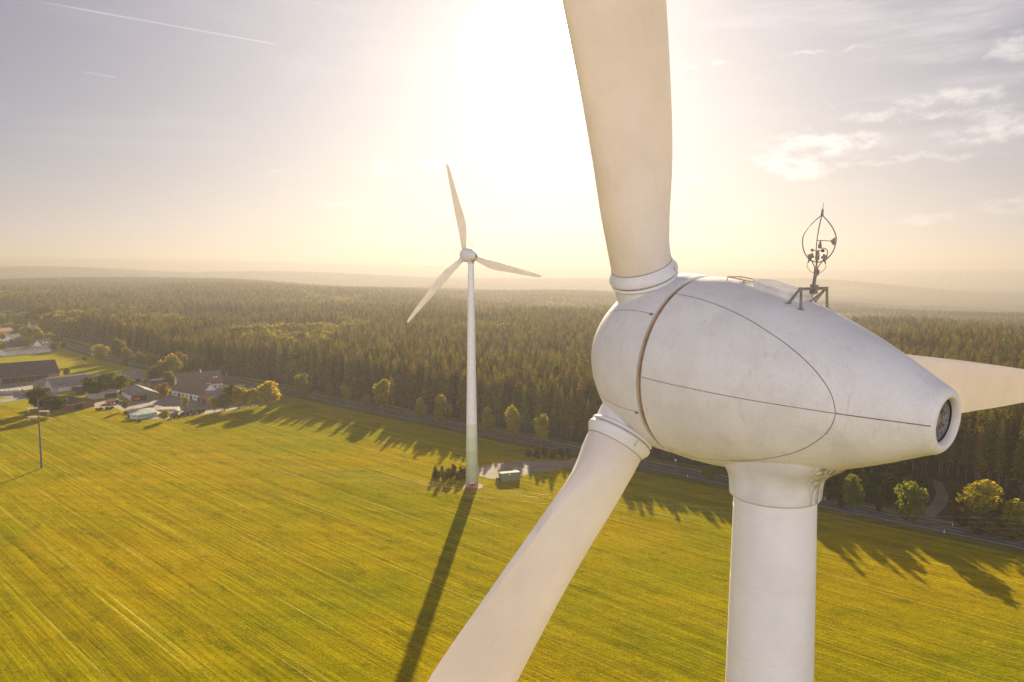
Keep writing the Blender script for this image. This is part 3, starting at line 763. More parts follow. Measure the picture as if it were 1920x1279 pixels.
# ------------------------------------------------------------------ buildings
def building(name, A, B, depth, eave, ridge, along=True, wall='white_wall', roof='roof_dark', label='', cat='building', over=.5, opens=(), sky=(), chim=(), skirt=None, group=None, hb=None):
    a = g(*A); b = g(*B); d = b-a; L = d.length
    e = empty(name, a, math.atan2(d.y, d.x)); tag(e, label, cat, group)
    mb = MB()
    if along:
        pr = [(0, 0), (depth, 0), (depth, eave), (depth/2, ridge), (0, eave)]
        v0 = [Vector((0, y, z)) for y, z in pr]; v1 = [Vector((L, y, z)) for y, z in pr]
    else:
        pr = [(0, 0), (L, 0), (L, eave), (L/2, ridge), (0, eave)]
        v0 = [Vector((x, 0, z)) for x, z in pr]; v1 = [Vector((x, depth, z)) for x, z in pr]
    mb.add(v0+v1, [tuple(range(5)) if not along else tuple(range(4, -1, -1)), tuple(range(9, 4, -1)) if not along else tuple(range(5, 10))]+[(k, (k+1) % 5, 5+(k+1) % 5, 5+k) if along else ((k+1) % 5, k, 5+k, 5+(k+1) % 5) for k in (0, 1, 4)])
    # leave the slopes to the roof
    w = mb.build('wall', M[wall], e)
    th = .22; half = (depth if along else L)/2; sl = (ridge-eave)/half; hh = eave-sl*over
    mb = MB(); ln = L if along else depth
    def slab(sg):
        vs = []
        for t0 in (-over, ln+over):
            for (u, z) in ((half, ridge), (half-sg*(half+over), hh)):
                for dz in (.03, .03+th): vs.append((t0, u, z+dz) if along else (u, t0, z+dz))
        return vs, [(0, 2, 3, 1), (4, 5, 7, 6), (0, 1, 5, 4), (2, 6, 7, 3), (1, 3, 7, 5), (0, 4, 6, 2)]
    for sg in (1, -1): mb.add(*slab(sg))
    rf = mb.build('roof', M[roof], e)
    def on_roof(u, v, du, dv, sg):   # u along ridge, v 0..1 down the slope
        y0 = half-sg*half*v; z0 = ridge-(ridge-eave)*v+th+.06; y1 = half-sg*half*(v+dv); z1 = ridge-(ridge-eave)*(v+dv)+th+.06
        q = [(u, y0, z0), (u+du, y0, z0), (u+du, y1, z1), (u, y1, z1)]
        if not along: q = [(y, x, z) for x, y, z in q]
        return q
    for (u, v, du, dv, sg) in sky:
        q = [Vector(k) for k in on_roof(u*ln, v, du, dv, sg)]; lo = [k-Vector((0, 0, .05)) for k in q]
        MB().add(q+lo, [(0, 1, 2, 3), (0, 4, 5, 1), (1, 5, 6, 2), (2, 6, 7, 3), (3, 7, 4, 0)]).build('skylight', M['skylight'], rf)
    for (u, v, sg) in chim:
        y0 = half-sg*half*v; x0 = u*ln; z0 = ridge-(ridge-eave)*v
        if not along: x0, y0 = y0, x0
        mb = MB(); mb.box((x0, y0, z0+.9), (.8, .8, 1.8)); mb.box((x0, y0, z0+1.86), (.95, .95, .12)); mb.build('chimney', M['white_wall'], rf)
    for (kind, x0, x1, z0, z1, *side) in opens:
        s = side[0] if side else 'f'; x0 *= (L if s in 'fb' else depth); x1 *= (L if s in 'fb' else depth)
        cx, w_, cz, h_ = (x0+x1)/2, x1-x0, (z0+z1)/2, z1-z0
        def place(mb, off, w2, h2, t=.06):
            if s == 'f': mb.box((cx, -off, cz), (w2, t, h2))
            elif s == 'l': mb.box((-off, cx, cz), (t, w2, h2))
            elif s == 'r': mb.box((L+off, cx, cz), (t, w2, h2))
            return mb
        if kind == 'window':
            o = place(MB(), .03, w_, h_).build('window', M['glass'], e)
            mb = MB(); place(mb, .05, w_+.2, .12, .08)
            for v in mb.v[-8:]: v.z += h_/2
            place(mb, .07, w_+.3, .12, .14)
            for v in mb.v[-8:]: v.z -= h_/2
            place(mb, .065, .08, h_, .05); mb.build('frame', M['post_white'], o)
        elif kind == 'door': place(MB(), .04, w_, h_, .08).build('door', M['wood_red'], e)
        elif kind == 'open': place(MB(), .02, w_, h_, .04).build('doorway', M['dark_open'], e)  # flat dark slab on the wall, shade of the opening painted in
        elif kind == 'boards': place(MB(), .03, w_, h_, .06).build('boarding', M['wood_grey'], e)
        elif kind == 'redband': place(MB(), .03, w_, h_, .06).build('boarding', M['brick'], e)
        elif kind == 'plinth': place(MB(), .05, w_, h_, .10).build('plinth', M['white_wall'], e)
        elif kind == 'canopy': place(MB(), .8, w_, h_, 1.6).build('canopy', M['sheet'], e)
        elif kind == 'post':
            place(MB(), .06, w_, h_, .12).build('post', M['wood_grey'], e)
    return e
building('barn', (-80, 729), (112, 712), 24, 5.2, 13.5, True, 'wood_grey', 'roof_dark', 'very long dark roofed barn at the left edge of the farm', 'barn', opens=[('open', .42, .88, .6, 4.2), ('post', .5, .505, .5, 4.4), ('post', .58, .585, .5, 4.4), ('post', .66, .665, .5, 4.4), ('post', .74, .745, .5, 4.4), ('post', .82, .825, .5, 4.4)])
building('barn', (62, 729), (112, 735), 26, 4.8, 8.2, False, 'wood_grey', 'roof_brown', 'grey boarded barn whose right roof slope shines in the sun', 'barn', opens=[('open', .62, .84, .1, 3.6), ('post', .2, .21, 0, 4.8), ('post', .4, .41, 0, 5.6)])
building('barn', (100, 737), (270, 717), 15, 3.6, 8.4, True, 'grey_wall', 'roof_grey', 'long low cattle barn with a grey roof in the middle of the farm', 'barn', opens=[('plinth', .05, .5, .6, 2.9), ('open', .55, .96, .8, 3.0)])
building('shed', (124, 772), (177, 762), 26, 3.2, 6.4, False, 'wood_red', 'roof_dark', 'red boarded shed with five skylights at the edge of the field', 'shed', opens=[('open', .30, .58, .05, 2.9), ('canopy', .0, .66, 3.35, 3.5), ('boards', .86, .88, 0, 2.9)],
         sky=[(.12+.13*k, .48, 1.3, .28, 1) for k in range(5)])
building('shed', (247, 753), (299, 748), 27, 3.4, 6.6, False, 'wood_grey', 'roof_grey', 'wide grey shed with a dark open front behind the white bales', 'shed', opens=[('open', .02, .55, .05, 3.3), ('boards', .62, .98, .05, 3.2), ('plinth', .02, .96, .3, 3.0, 'l')],
         sky=[(.3, .25, 2.2, .18, -1), (.55, .3, 2.2, .18, -1), (.32, .62, 2.2, .18, -1)])
building('shed', (172, 749), (222, 744), 14, 3.3, 4.3, True, 'grey_wall', 'sheet', 'low flat shed with a pale roof in front of the dark bushes', 'shed', opens=[('open', .48, .96, .1, 2.7), ('post', .3, .31, 0, 3)])
building('farmhouse', (335, 735), (418, 728), 12, 4.9, 11.2, True, 'white_wall', 'roof_brown', 'large farmhouse with a tall brown roof, white walls and two roof windows', 'house', opens=[('redband', .72, 1.0, 3.3, 4.9), ('window', .80, .84, 1.0, 2.6), ('window', .92, .955, 1.0, 2.6), ('window', .3, .5, 1.1, 2.6, 'r')],
         sky=[(.80, .55, 1.2, .13, 1), (.86, .52, 1.2, .13, 1)], chim=[(.55, .05, 1)])
building('farmhouse', (322, 742), (376, 753), 13, 4.0, 9.6, True, 'white_wall', 'roof_brown', 'white stable wing with a hipped brown roof in front of the farmhouse', 'stable', opens=[('window', .10, .15, 1.2, 2.4), ('door', .22, .30, .05, 2.6), ('window', .38, .43, 1.2, 2.4), ('window', .52, .57, 1.2, 2.4), ('door', .64, .72, .05, 2.6), ('window', .80, .85, 1.2, 2.4), ('open', .9, .97, .05, 2.5)])
building('barn', (374, 753), (398, 763), 28, 3.4, 7.6, False, 'brick', 'roof_grey', 'brick barn with a grey roof and a pale ridge right of the silos', 'barn', opens=[('open', .2, .5, .05, 2.6), ('redband', .02, .9, .1, 2.6, 'l')])
building('shed', (284, 728), (328, 722), 9, 3.0, 5.6, True, 'wood_grey', 'roof_dark', 'narrow dark shed with a shiny strip along its roof', 'shed', sky=[(.08, .25, 11, .2, 1)])
building('shed', (418, 733), (436, 733), 6, 2.6, 3.1, True, 'grey_wall', 'sheet', 'small pale flat roofed garage right of the farmhouse', 'garage', opens=[('open', .1, .45, .05, 2.1), ('open', .55, .9, .05, 2.1)])
building('shed', (440, 731), (457, 731), 5, 2.4, 2.9, True, 'wood_grey', 'sheet', 'smallest flat roofed hut behind the row of yellow trees', 'hut', opens=[('open', .2, .8, .05, 2)])
building('stable', (9, 668), (96, 660), 12, 4.2, 6.0, True, 'white_wall', 'roof_brown', 'long white walled stable in the village on the left', 'stable', opens=[('window', .08+.1*k, .10+.1*k, 2.6, 3.4) for k in range(9)])
building('house', (16, 660), (56, 657), 11, 4.5, 10, True, 'white_wall', 'roof_dark', 'village house with a long dark roof behind the white stable', 'house', chim=[(.1, .1, 1)])
building('house', (56, 659), (73, 659), 16, 3.6, 8, False, 'white_wall', 'roof_dark', 'village house with a tall white gable behind the white stable', 'house', opens=[('window', .42, .5, 3.6, 4.8)])
building('house', (80, 660), (102, 657), 11, 6, 11.5, True, 'white_wall', 'roof_dark', 'white village house with roof windows nearest the road bend', 'house', opens=[('window', .15, .25, 4, 5.6), ('window', .45, .55, 4, 5.6)], sky=[(.2, .5, 1.5, .16, 1), (.5, .5, 1.5, .16, 1)])
building('house', (25, 646), (46, 643), 12, 4.2, 10, True, 'white_wall', 'roof_brown', 'village house with a steep brown roof in the middle of the village', 'house', opens=[('window', .2, .3, 2, 4), ('window', .7, .8, 2, 4)])
building('barn', (-30, 653), (18, 651), 14, 4, 8.5, False, 'brick', 'roof_dark', 'dark brick barn at the far left of the village', 'barn', opens=[('open', .3, .6, 0, 4)])
building('house', (-10, 639), (26, 635), 12, 4, 8.5, True, 'grey_wall', 'roof_dark', 'dark roofed farm building behind the steep brown roof', 'barn')
building('barn', (2, 630), (30, 626), 14, 4, 8, True, 'grey_wall', 'roof_red', 'low red roofed barn at the far end of the village', 'barn', opens=[('open', .4, .6, 0, 3)])
building('house', (30, 655), (52, 652), 10, 4, 8, True, 'white_wall', 'roof_brown', 'low white annex with a brown roof between the village houses', 'house')
building('shed', (136, 740), (168, 738), 8, 2.6, 4.2, True, 'wood_grey', 'roof_dark', 'small dark shed between the red boarded shed and the leafy clump', 'shed', opens=[('open', .2, .7, 0, 2.2)])
building('shed', (330, 724), (350, 722), 7, 2.8, 4.6, True, 'brick', 'roof_red', 'small red roofed outbuilding left of the large farmhouse', 'shed', opens=[('door', .4, .6, 0, 2.1)])
building('house', (58, 616), (79, 615), 12, 5.5, 11, True, 'white_wall', 'roof_red', 'single red roofed house among the trees beyond the village', 'house', opens=[('window', .2, .3, 4, 6)])
def silo(x, y, h, r, lab):
    e = empty('silo', g(x, y)); tag(e, lab, 'silo')
    MB().lathe([(0, r), (h*.8, r), (h*.8, r+.05), (h, r*.35), (h+.15, .05)], n=20).build('drum', M['green_steel'] if r < 1.1 else M['bale'], e)
    mb = MB(); [mb.lathe([(z, r), (z, r+.05), (z+.12, r+.05), (z+.12, r)], n=20) for z in np.linspace(.6, h*.78, 5)]; mb.build('hoops', M['galv'], e)
    MB().tube([(r+.15, -.2, 0), (r+.15, -.2, h)], .06, 6).build('filler_pipe', M['post_white'], e)
silo(367, 746, 7.6, 1.15, 'tall pale feed silo in front of the farmhouse wing')
silo(375, 747, 4.6, .95, 'short green feed silo beside the taller pale one')

# silage and bales
bm_ = MB(); bm_.lathe([(0, .0), (.02, .50), (.10, .60), (.62, .635), (1.14, .60), (1.22, .50), (1.24, 0)], n=14); BALE = smooth_auto(mesh('round_bale', bm_.v, bm_.f, M['bale']), 50)
A0 = g(255.5, 787.5); B0 = g(297, 780.5); dv = (B0-A0); Lb = dv.length; ux = dv.normalized(); uy = Vector((-ux.y, ux.x, 0)); nb = 8
for lay in range(2):
    for r_ in range(5):
        for k in range(nb):
            if lay == 1 and (rng.random() < .04): continue
            p = A0+ux*(.7+k*Lb/nb)+uy*(.7+r_*1.36)+Vector((rng.uniform(-.05, .05), rng.uniform(-.05, .05), .06+lay*1.26))
            o = put('round_bale', BALE, loc=p, rz=rng.random()*6); o.scale = (1, 1, 1.0)
            s_ = Lb/nb/1.36; o.scale = (s_, s_, 1)
            tag(o, 'round bale wrapped in pale green film in the stack by the farm yard', 'bale', 'wrapped bales stacked at the field edge')
def clamp(A, B, depth, h, lab, mat='sheet', walls=False):
    a = g(*A); b = g(*B); d = b-a; L = d.length; e = empty('silage_clamp', a, math.atan2(d.y, d.x)); e.location.z = .05; tag(e, lab, 'silage clamp')
    nx, ny = 28, 12; vs = []; fs = []
    for i in range(nx+1):
        for j in range(ny+1):
            u, v = i/nx, j/ny; hh = h*min(1, min(u, 1-u)*6, min(v, 1-v)*4)**.7*(1+.12*noise.noise((u*6, v*5, L)))
            vs.append((u*L, v*depth, max(0, hh)))
    for i in range(nx):
        for j in range(ny): q = i*(ny+1)+j; fs.append((q, q+ny+1, q+ny+2, q+1))
    put('cover', mesh('cover', vs, fs, M[mat], True), e)
    mb = MB()
    for k in range(9):
        x = L*(.08+.84*k/8)
        mb.tube([(x+rng.uniform(-.1, .1), depth*t, .06+h*min(1, min(x/L, 1-x/L)*6, min(t, 1-t)*4)**.7*1.02) for t in np.linspace(.04, .96, 9)], .10, 5)
    mb.build('sandbag_rows', M['galv'], e)
    if walls:
        mb = MB(); mb.box((L/2, -.2, .9), (L, .25, 1.8)); [mb.box((L*k/16, -.36, .95), (.16, .12, 1.9)) for k in range(17)]; mb.build('retaining_wall', M['conc'], e)
clamp((232, 770), (257, 787), 15, 1.2, 'silage clamp under a pale sheet left of the bale stack')
clamp((286, 773), (334, 772), 14, 1.0, 'silage clamp under a pale sheet behind the bale stack')
clamp((-30, 744), (50, 738), 12, 2.2, 'walled silage clamp with a pinkish cover left of the dark trees', walls=True)
def vehicle(p, rz, kind, lab, cat):
    e = empty(kind, g(*p), rz); e.location.z = .08; tag(e, lab, cat)
    if kind == 'farm_trailer':
        MB().box((0, 0, 1.5), (5, 2.2, 1.3), taper=1.08).build('tub', M['red_steel'], e); MB().box((0, 0, .75), (5.6, .5, .2)).build('chassis', M['galv'], e)
        for x in (-.9, .6):
            for y in (-.95, .95): MB().lathe([(-.2, 0), (-.2, .45), (-.12, .52), (.12, .52), (.2, .45), (.2, 0)], O=(x, y, .52), A=(0, 1, 0), n=16).build('wheel', M['rubber'], e)
    elif kind == 'tractor':
        MB().box((1.1, 0, 1.35), (2.0, .9, .9)).build('bonnet', M['green_steel'], e)
        MB().box((-.5, 0, 1.9), (1.4, 1.3, 1.5), taper=.85).build('cab', M['glass'], e); MB().box((-.5, 0, 2.7), (1.4, 1.25, .12)).build('roof', M['post_white'], e)
        for x, r_ in ((-.8, .85), (1.6, .55)):
            for y in (-.85, .85): MB().lathe([(-.22, 0), (-.22, r_*.85), (-.12, r_), (.12, r_), (.22, r_*.85), (.22, 0)], O=(x, y, r_), A=(0, 1, 0), n=18).build('wheel', M['rubber'], e)
    else:
        MB().box((0, 0, .75), (4.4, 1.75, .6), taper=.97).build('body', M['post_white'], e); MB().box((-.3, 0, 1.28), (2.5, 1.6, .55), taper=.78).build('cabin', M['glass'], e); MB().box((-.3, 0, 1.57), (1.9, 1.22, .05)).build('roof', M['post_white'], e)
        for x in (-1.35, 1.35):
            for y in (-.8, .8): MB().lathe([(-.11, 0), (-.11, .3), (.11, .3), (.11, 0)], O=(x, y, .32), A=(0, 1, 0), n=14).build('wheel', M['rubber'], e)
vehicle((210, 757), .3, 'farm_trailer', 'small red farm trailer parked on the track beside the low shed', 'trailer')
vehicle((222, 757), .1, 'tractor', 'green tractor parked at the front of the low pale roofed shed', 'tractor')
vehicle((204, 756), 1.2, 'parked_car', 'white car parked left of the red trailer', 'car')
vehicle((254, 752), .2, 'farm_trailer', 'red trailer standing in the dark mouth of the wide grey shed', 'trailer')

# road furniture
pm = MB(); pm.box((0, 0, .5), (.16, .12, 1.0)); pm.add([(-.08, -.06, 1), (.08, -.06, 1), (.08, .06, 1.08), (-.08, .06, 1.08)], [(0, 1, 2, 3)]); POST = mesh('post', pm.v, pm.f, M['post_white'])
bnd = MB(); bnd.box((0, 0, .82), (.17, .13, .18)); BAND = mesh('band', bnd.v, bnd.f, M['dark'])
Q = strip('', RW, 1, 0, 'paintline', ret=True); acc = 0; nxt = 20
for i in range(1, len(Q)):
    acc += (Q[i]-Q[i-1]).length
    if acc > nxt:
        nxt += 45; t = (Q[i]-Q[i-1]).normalized(); n = Vector((-t.y, t.x, 0))
        for off in (-4.4, 4.5):
            p = Q[i]+n*off; x, y, _ = pj(p)
            if -20 < x < 1940 and y > 640:
                e = empty('delineator_post', p); e.location.z = .06; tag(e, 'white roadside delineator post with a dark band', 'road post', 'delineator posts along the country road')
                put('post', POST, e); put('band', BAND, e)
for (x, y, h, lab) in ((1266.5, 876, 3.2, 'round road sign on a thin post between the near turbine blades'), (425, 712, 4.5, 'small yellowish sign on a tall post by the road behind the farm')):
    e = empty('road_sign', g(x, y)); tag(e, lab, 'road sign')
    MB().tube([(0, 0, 0), (0, 0, h)], .06, 8).build('post', M['galv'], e)
    MB().lathe([(-.03, 0), (-.03, .38), (.03, .38), (.03, 0)], O=(0, -.08, h-.3), A=(0, 1, 0), n=24).build('plate', M['post_white'], e)

# ------------------------------------------------------------------ trees
def conifer_meshes(seed, H=1.0, wide=1.0, bare=.34):
    """unit-height spruce: drooping branch sprays in whorls; returns crown, trunk"""
    r = random.Random(seed); vs = []; fs = []
    nw = 21
    for i in range(nw):
        t = i/(nw-1); z = bare+(1.0-bare)*(t**.92)*.985
        rad = .118*wide*(1-t)**.62*(.75+.35*math.sin(min(1, (t+.08)*5)*math.pi/2))+.006
        nb = int(11-5*t)
        ph = r.random()*6.28
        for k in range(nb):
            a = ph+6.283*k/nb+r.uniform(-.3, .3); L = rad*r.uniform(.62, 1.18); zz = z+r.uniform(-.012, .012)
            d = Vector((math.cos(a), math.sin(a), 0)); s = Vector((-d.y, d.x, 0)); droop = r.uniform(.20, .5)*(1-t*.9)
            w = L*.33+.004
            rise = .10 if t > .75 else 0
            for q in range(3):
                u0 = .12+.28*q; u1 = min(1.0, u0+.42)
                yaw = r.uniform(-.5, .5); dd = (d*math.cos(yaw*.6)+s*math.sin(yaw*.6))
                p0 = d*L*u0+Vector((0, 0, zz-droop*L*u0*u0+rise*L)); p1 = p0+dd*L*(u1-u0)+Vector((0, 0, -droop*L*(u1*u1-u0*u0)-.01))
                m_ = p0.lerp(p1, .45); ww = w*(1.1-.5*u0)
                n = len(vs); hang = Vector((0, 0, -.016-.010*r.random()))
                vs += [p0, m_-s*ww+hang, p1, m_+s*ww+hang*r.uniform(.2, 1.4)]; fs += [(n, n+1, n+2), (n, n+2, n+3)]
    # leader
    n = len(vs); vs += [Vector((.006, 0, .95)), Vector((-.006, .004, .95)), Vector((0, 0, 1.0)), Vector((0, -.006, .95))]; fs += [(n, n+1, n+2), (n, n+3, n+2)]
    # dead lower twigs
    for k in range(10):
        a = r.random()*6.28; z = r.uniform(.15, bare); L = .035; n = len(vs)
        vs += [Vector((0, 0, z)), Vector((math.cos(a)*L, math.sin(a)*L, z-.01)), Vector((math.cos(a)*L*.8, math.sin(a)*L*.8, z-.022))]; fs += [(n, n+1, n+2)]
    cr = mesh('crown', vs, fs, M['spruce'])
    mb = MB(); mb.tube([(0, 0, -.01), (0, 0, .35), (.002, 0, .97)], [.0085, .0065, .0015], 6); tr = mesh('trunk', mb.v, mb.f, M['bark'])
    return cr, tr
CON = [conifer_meshes(11), conifer_meshes(12, wide=.86, bare=.40), conifer_meshes(13, wide=1.15, bare=.30), conifer_meshes(14, wide=1.0, bare=.36)]
CON_WIDE = [conifer_meshes(21, wide=1.75, bare=.04), conifer_meshes(22, wide=1.45, bare=.06)]
def decid_meshes(seed, n=4200, lobes=9, low=.16, tallness=1.0, leaf=.022):
    """unit height, crown about unit width/height .8; leaf-sized quads on several uneven lobes"""
    r = random.Random(seed); vs = []; fs = []; L = []
    for i in range(lobes):
        a = r.random()*6.28; q = r.random()
        z = low+.24+(.80-low-.12)*(i/(lobes-1))*.95; wz = math.sin(min(1, max(.12, (z-low)/(1-low)))*math.pi)**.6
        rr = .22*wz*r.uniform(.5, 1.0); L.append((Vector((math.cos(a)*rr, math.sin(a)*rr, z*1.0)), r.uniform(.13, .215)*(.8+.3*wz), r.uniform(.8, 1.1)))
    L.append((Vector((0, 0, .62)), .25, 1.1)); L.append((Vector((0, 0, .42)), .26, .9))
    tot = sum(b[1]**2 for b in L)
    for c, rad, fz in L:
        for k in range(int(n*rad**2/tot)):
            d = Vector((r.gauss(0, 1), r.gauss(0, 1), r.gauss(0, 1)+.15)).normalized()
            rho = rad*(r.random()**.28)*(1+.18*noise.noise(d*3+c*9))
            p = c+Vector((d.x*rho, d.y*rho, d.z*rho*fz*.85))
            if p.z > 1.0: p.z = 1.0-r.random()*.02
            if noise.noise(p*9+Vector((seed, 0, 0))) < -.22: continue
            nn = (d+Vector((r.gauss(0, .6), r.gauss(0, .6), r.gauss(0, .6)))).normalized(); u = nn.orthogonal().normalized(); w = nn.cross(u)
            s = leaf*r.uniform(.6, 1.5); an = r.random()*3.14; u, w = u*math.cos(an)+w*math.sin(an), w*math.cos(an)-u*math.sin(an)
            k0 = len(vs); vs += [p-u*s-w*s*.6, p+u*s-w*s*.7, p+u*s*.8+w*s*.6, p-u*s*.7+w*s*.8]; fs.append((k0, k0+1, k0+2, k0+3))
    cr = mesh('crown', vs, fs, M['leaf'])
    mb = MB(); mb.tube([(0, 0, -.02), (.004, 0, .2), (-.004, .004, .5), (0, 0, .8)], [.022, .016, .011, .003], 7)
    for k in range(6):
        a = 1.05*k+r.random(); z = .22+.07*k; e_ = Vector((math.cos(a)*.2, math.sin(a)*.2, z+.2)); mb.tube([(0, 0, z), tuple(e_*.5+Vector((0, 0, z*.5+.02))), tuple(e_)], [.008, .005, .002], 5)
    return cr, mesh('trunk', mb.v, mb.f, M['bark'])
DEC = [decid_meshes(31), decid_meshes(32, low=.10, lobes=10), decid_meshes(33, low=.22, lobes=8), decid_meshes(34, low=.12, lobes=12)]
BUSH = [decid_meshes(41, n=1500, low=-.12, lobes=7, leaf=.035), decid_meshes(42, n=1500, low=-.12, lobes=6, leaf=.035)]
GREEN = (.105, .12, .026); YG = (.20, .185, .028); GOLD = (.26, .225, .024); DARK = (.045, .055, .018); ORANGE = (.19, .135, .03); BROWN = (.12, .090, .03)
def plant(name, pair, loc, w, h, tint, label, cat='tree', group=None):
    e = empty(name, loc, rng.random()*6.28); e.scale = (w, w, h); tag(e, label, cat, group)
    c = put('crown', pair[0], e); c.color = (*tint, 1); put('trunk', pair[1], e); return e
def tree(x, yb, yt, wpx, tint, label, kind=None, group=None, pr=None):
    p = g(x, yb); _, _, z = pj(p); h = (yb-yt)*z/FPX/1.0*1.03; w = wpx*z/FPX*1.35
    return plant('deciduous_tree', (pr or rng.choice(DEC)), p, w, h, tint, label, 'tree', group)
RG = 'broad-leaved trees spaced along the country road'
for a in ((790, 793, 747, 32, YG, 'roadside tree just left of the green banded tower, shorter of that pair', RG), (831, 801, 741, 42, YG, 'roadside tree just left of the green banded tower, taller of that pair', RG),
          (916, 819, 765, 33, YG, 'roadside tree just right of the green banded tower', RG), (964, 829, 761, 38, YG, 'tallest roadside tree between the green banded tower and the near blade', RG),
          (1015, 839, 777, 38, YG, 'roadside tree beside the left edge of the near blade', RG), (1331, 908, 872, 34, GREEN, 'small roadside tree half hidden under the white housing', RG),
          (1599, 967, 891, 48, GREEN, 'slender roadside tree just right of the near tower', RG), (1706, 991, 903, 66, GREEN, 'round roadside tree standing before the forest track', RG),
          (718, 777, 712, 38, YG, 'roadside tree beside the sunlit gap in the forest shadow', RG), (651, 757, 722, 30, YG, 'roadside tree in the shade between two taller ones on the left stretch', RG),
          (620, 749, 720, 22, GREEN, 'smallest roadside tree on the left stretch', RG), (566, 754, 702, 40, GREEN, 'tall dark tree where the farm row meets the road', RG)): tree(*a[:6], group=a[6])
for a in ((1836, 977, 900, 80, GOLD, 'large golden bushy tree right of the forest track'), (1905, 998, 935, 74, YG, 'yellow green bushy tree at the right edge of the picture'),
          (688, 759, 741, 22, YG, 'low yellow bush at the kerb beside the roadside tree'), (735, 768, 708, 14, YG, 'thin pale tree leaning against the forest edge'),
          (506, 766, 716, 56, GOLD, 'biggest golden tree at the end of the farm row'), (470, 765, 729, 32, GOLD, 'yellow tree in the farm row left of the biggest golden one'), (448, 768, 724, 36, YG, 'green yellow tree in the middle of the farm row'),
          (421, 771, 736, 26, GREEN, 'second small tree of the farm row beside the brick barn'), (402, 773, 744, 22, YG, 'first small tree of the farm row beside the brick barn'), (432, 765, 722, 26, DARK, 'dark tree of the farm row behind the small ones'), (487, 763, 728, 28, YG, 'light green tree tucked left under the biggest golden tree'),
          (308, 790, 769, 23, YG, 'small round tree at the right end of the bale stack'), (307, 754, 718, 26, ORANGE, 'yellowing birch at the corner of the wide grey shed'), (347, 767, 743, 15, YG, 'slim young tree in the farm yard'),
          (235, 771, 751, 15, BROWN, 'rusty brown bush at the left end of the pale silage clamp'), (74, 773, 725, 50, DARK, 'dark tree behind the power pole, the left of that pair'), (101, 778, 741, 52, DARK, 'dark tree beside the red boarded shed'),
          (174, 748, 708, 44, DARK, 'dark leafy tree at the left of the clump behind the low pale shed'), (198, 742, 699, 54, GREEN, 'broad green tree in the middle of the clump behind the low pale shed'), (226, 738, 704, 44, GREEN, 'green tree at the right of the clump behind the low pale shed'), (248, 733, 713, 22, YG, 'low yellow green bush at the end of the cattle barn'),
          (189, 679, 646, 36, YG, 'spreading tree at the meadow corner by the side road'), (222, 683, 634, 30, GREEN, 'tall tree with a yellow top beside the spreading meadow tree'), (262, 690, 660, 26, GREEN, 'green tree in the row left of the autumn trees'), (238, 688, 652, 24, BROWN, 'brownish tree between two green ones behind the meadow'),
          (284, 694, 662, 30, GREEN, 'dark green tree at the right end of the meadow row'), (158, 678, 668, 10, BROWN, 'small lone tree out on the sunlit meadow'),
          (327, 712, 664, 36, YG, 'bright yellow green tree behind the farmhouse'), (342, 706, 660, 30, ORANGE, 'orange autumn tree rising behind the yellow green one'), (375, 702, 667, 26, BROWN, 'rust coloured tree against the dark forest behind the farmhouse'), (303, 714, 676, 34, ORANGE, 'orange brown tree left of the bright yellow green one'), (357, 704, 668, 24, DARK, 'dark tree behind the farmhouse between two rusty ones'), (316, 722, 696, 26, GREEN, 'low green tree close behind the narrow dark shed'), (287, 720, 690, 26, DARK, 'dark tree at the end of the long cattle barn'),
          (126, 706, 690, 16, GREEN, 'round tree at the end of the very long dark barn'), (279, 726, 709, 18, YG, 'bright bush between the cattle barn and the narrow dark shed')): tree(*a)
for i, (x, yb, yt, w, c, lab) in enumerate(((20, 624, 606, 18, ORANGE, 'orange tree left of the red roofed house'), (36, 628, 608, 20, GREEN, 'first green tree of the garden row below the red roofed house'), (47, 632, 612, 18, YG, 'second tree of the garden row below the red roofed house'), (58, 636, 614, 20, GREEN, 'third tree of the garden row below the red roofed house'), (70, 640, 614, 22, YG, 'last and largest tree of the garden row below the red roofed house'), (95, 645, 624, 26, GOLD, 'yellow tree at the side road corner of the village'), (112, 648, 632, 18, GREEN, 'green tree behind the village house nearest the bend'), (60, 644, 632, 14, GOLD, 'small golden bush behind the village roofs'), (5, 612, 592, 26, GREEN, 'big dark tree at the far left behind the village'))): tree(x, yb, yt, w, c, lab)
for k, (x, yb, hh, w) in enumerate(((8, 640, 16, 16), (22, 650, 14, 14), (48, 655, 15, 13), (72, 652, 16, 14), (104, 660, 18, 18), (90, 640, 16, 16), (2, 660, 16, 16), (34, 618, 16, 18), (82, 624, 18, 20), (12, 624, 16, 18), (118, 655, 16, 14))):
    tree(x, yb, yb-hh, w*1.3, (YG, GREEN, GOLD)[k % 3], 'garden tree standing among the village roofs at the left edge', group='garden trees of the village')
for k, (x, yb, w) in enumerate(((30, 606, 22), (44, 603, 20), (80, 603, 22), (92, 612, 20), (14, 600, 22), (-4, 604, 24), (104, 622, 18), (66, 600, 18), (116, 636, 16), (100, 632, 14))):
    tree(x, yb, yb-18, w*1.3, (GREEN, YG, DARK, GOLD)[k % 4], 'hazy tree in the belt between the village and the far woods', group='tree belt beyond the village')
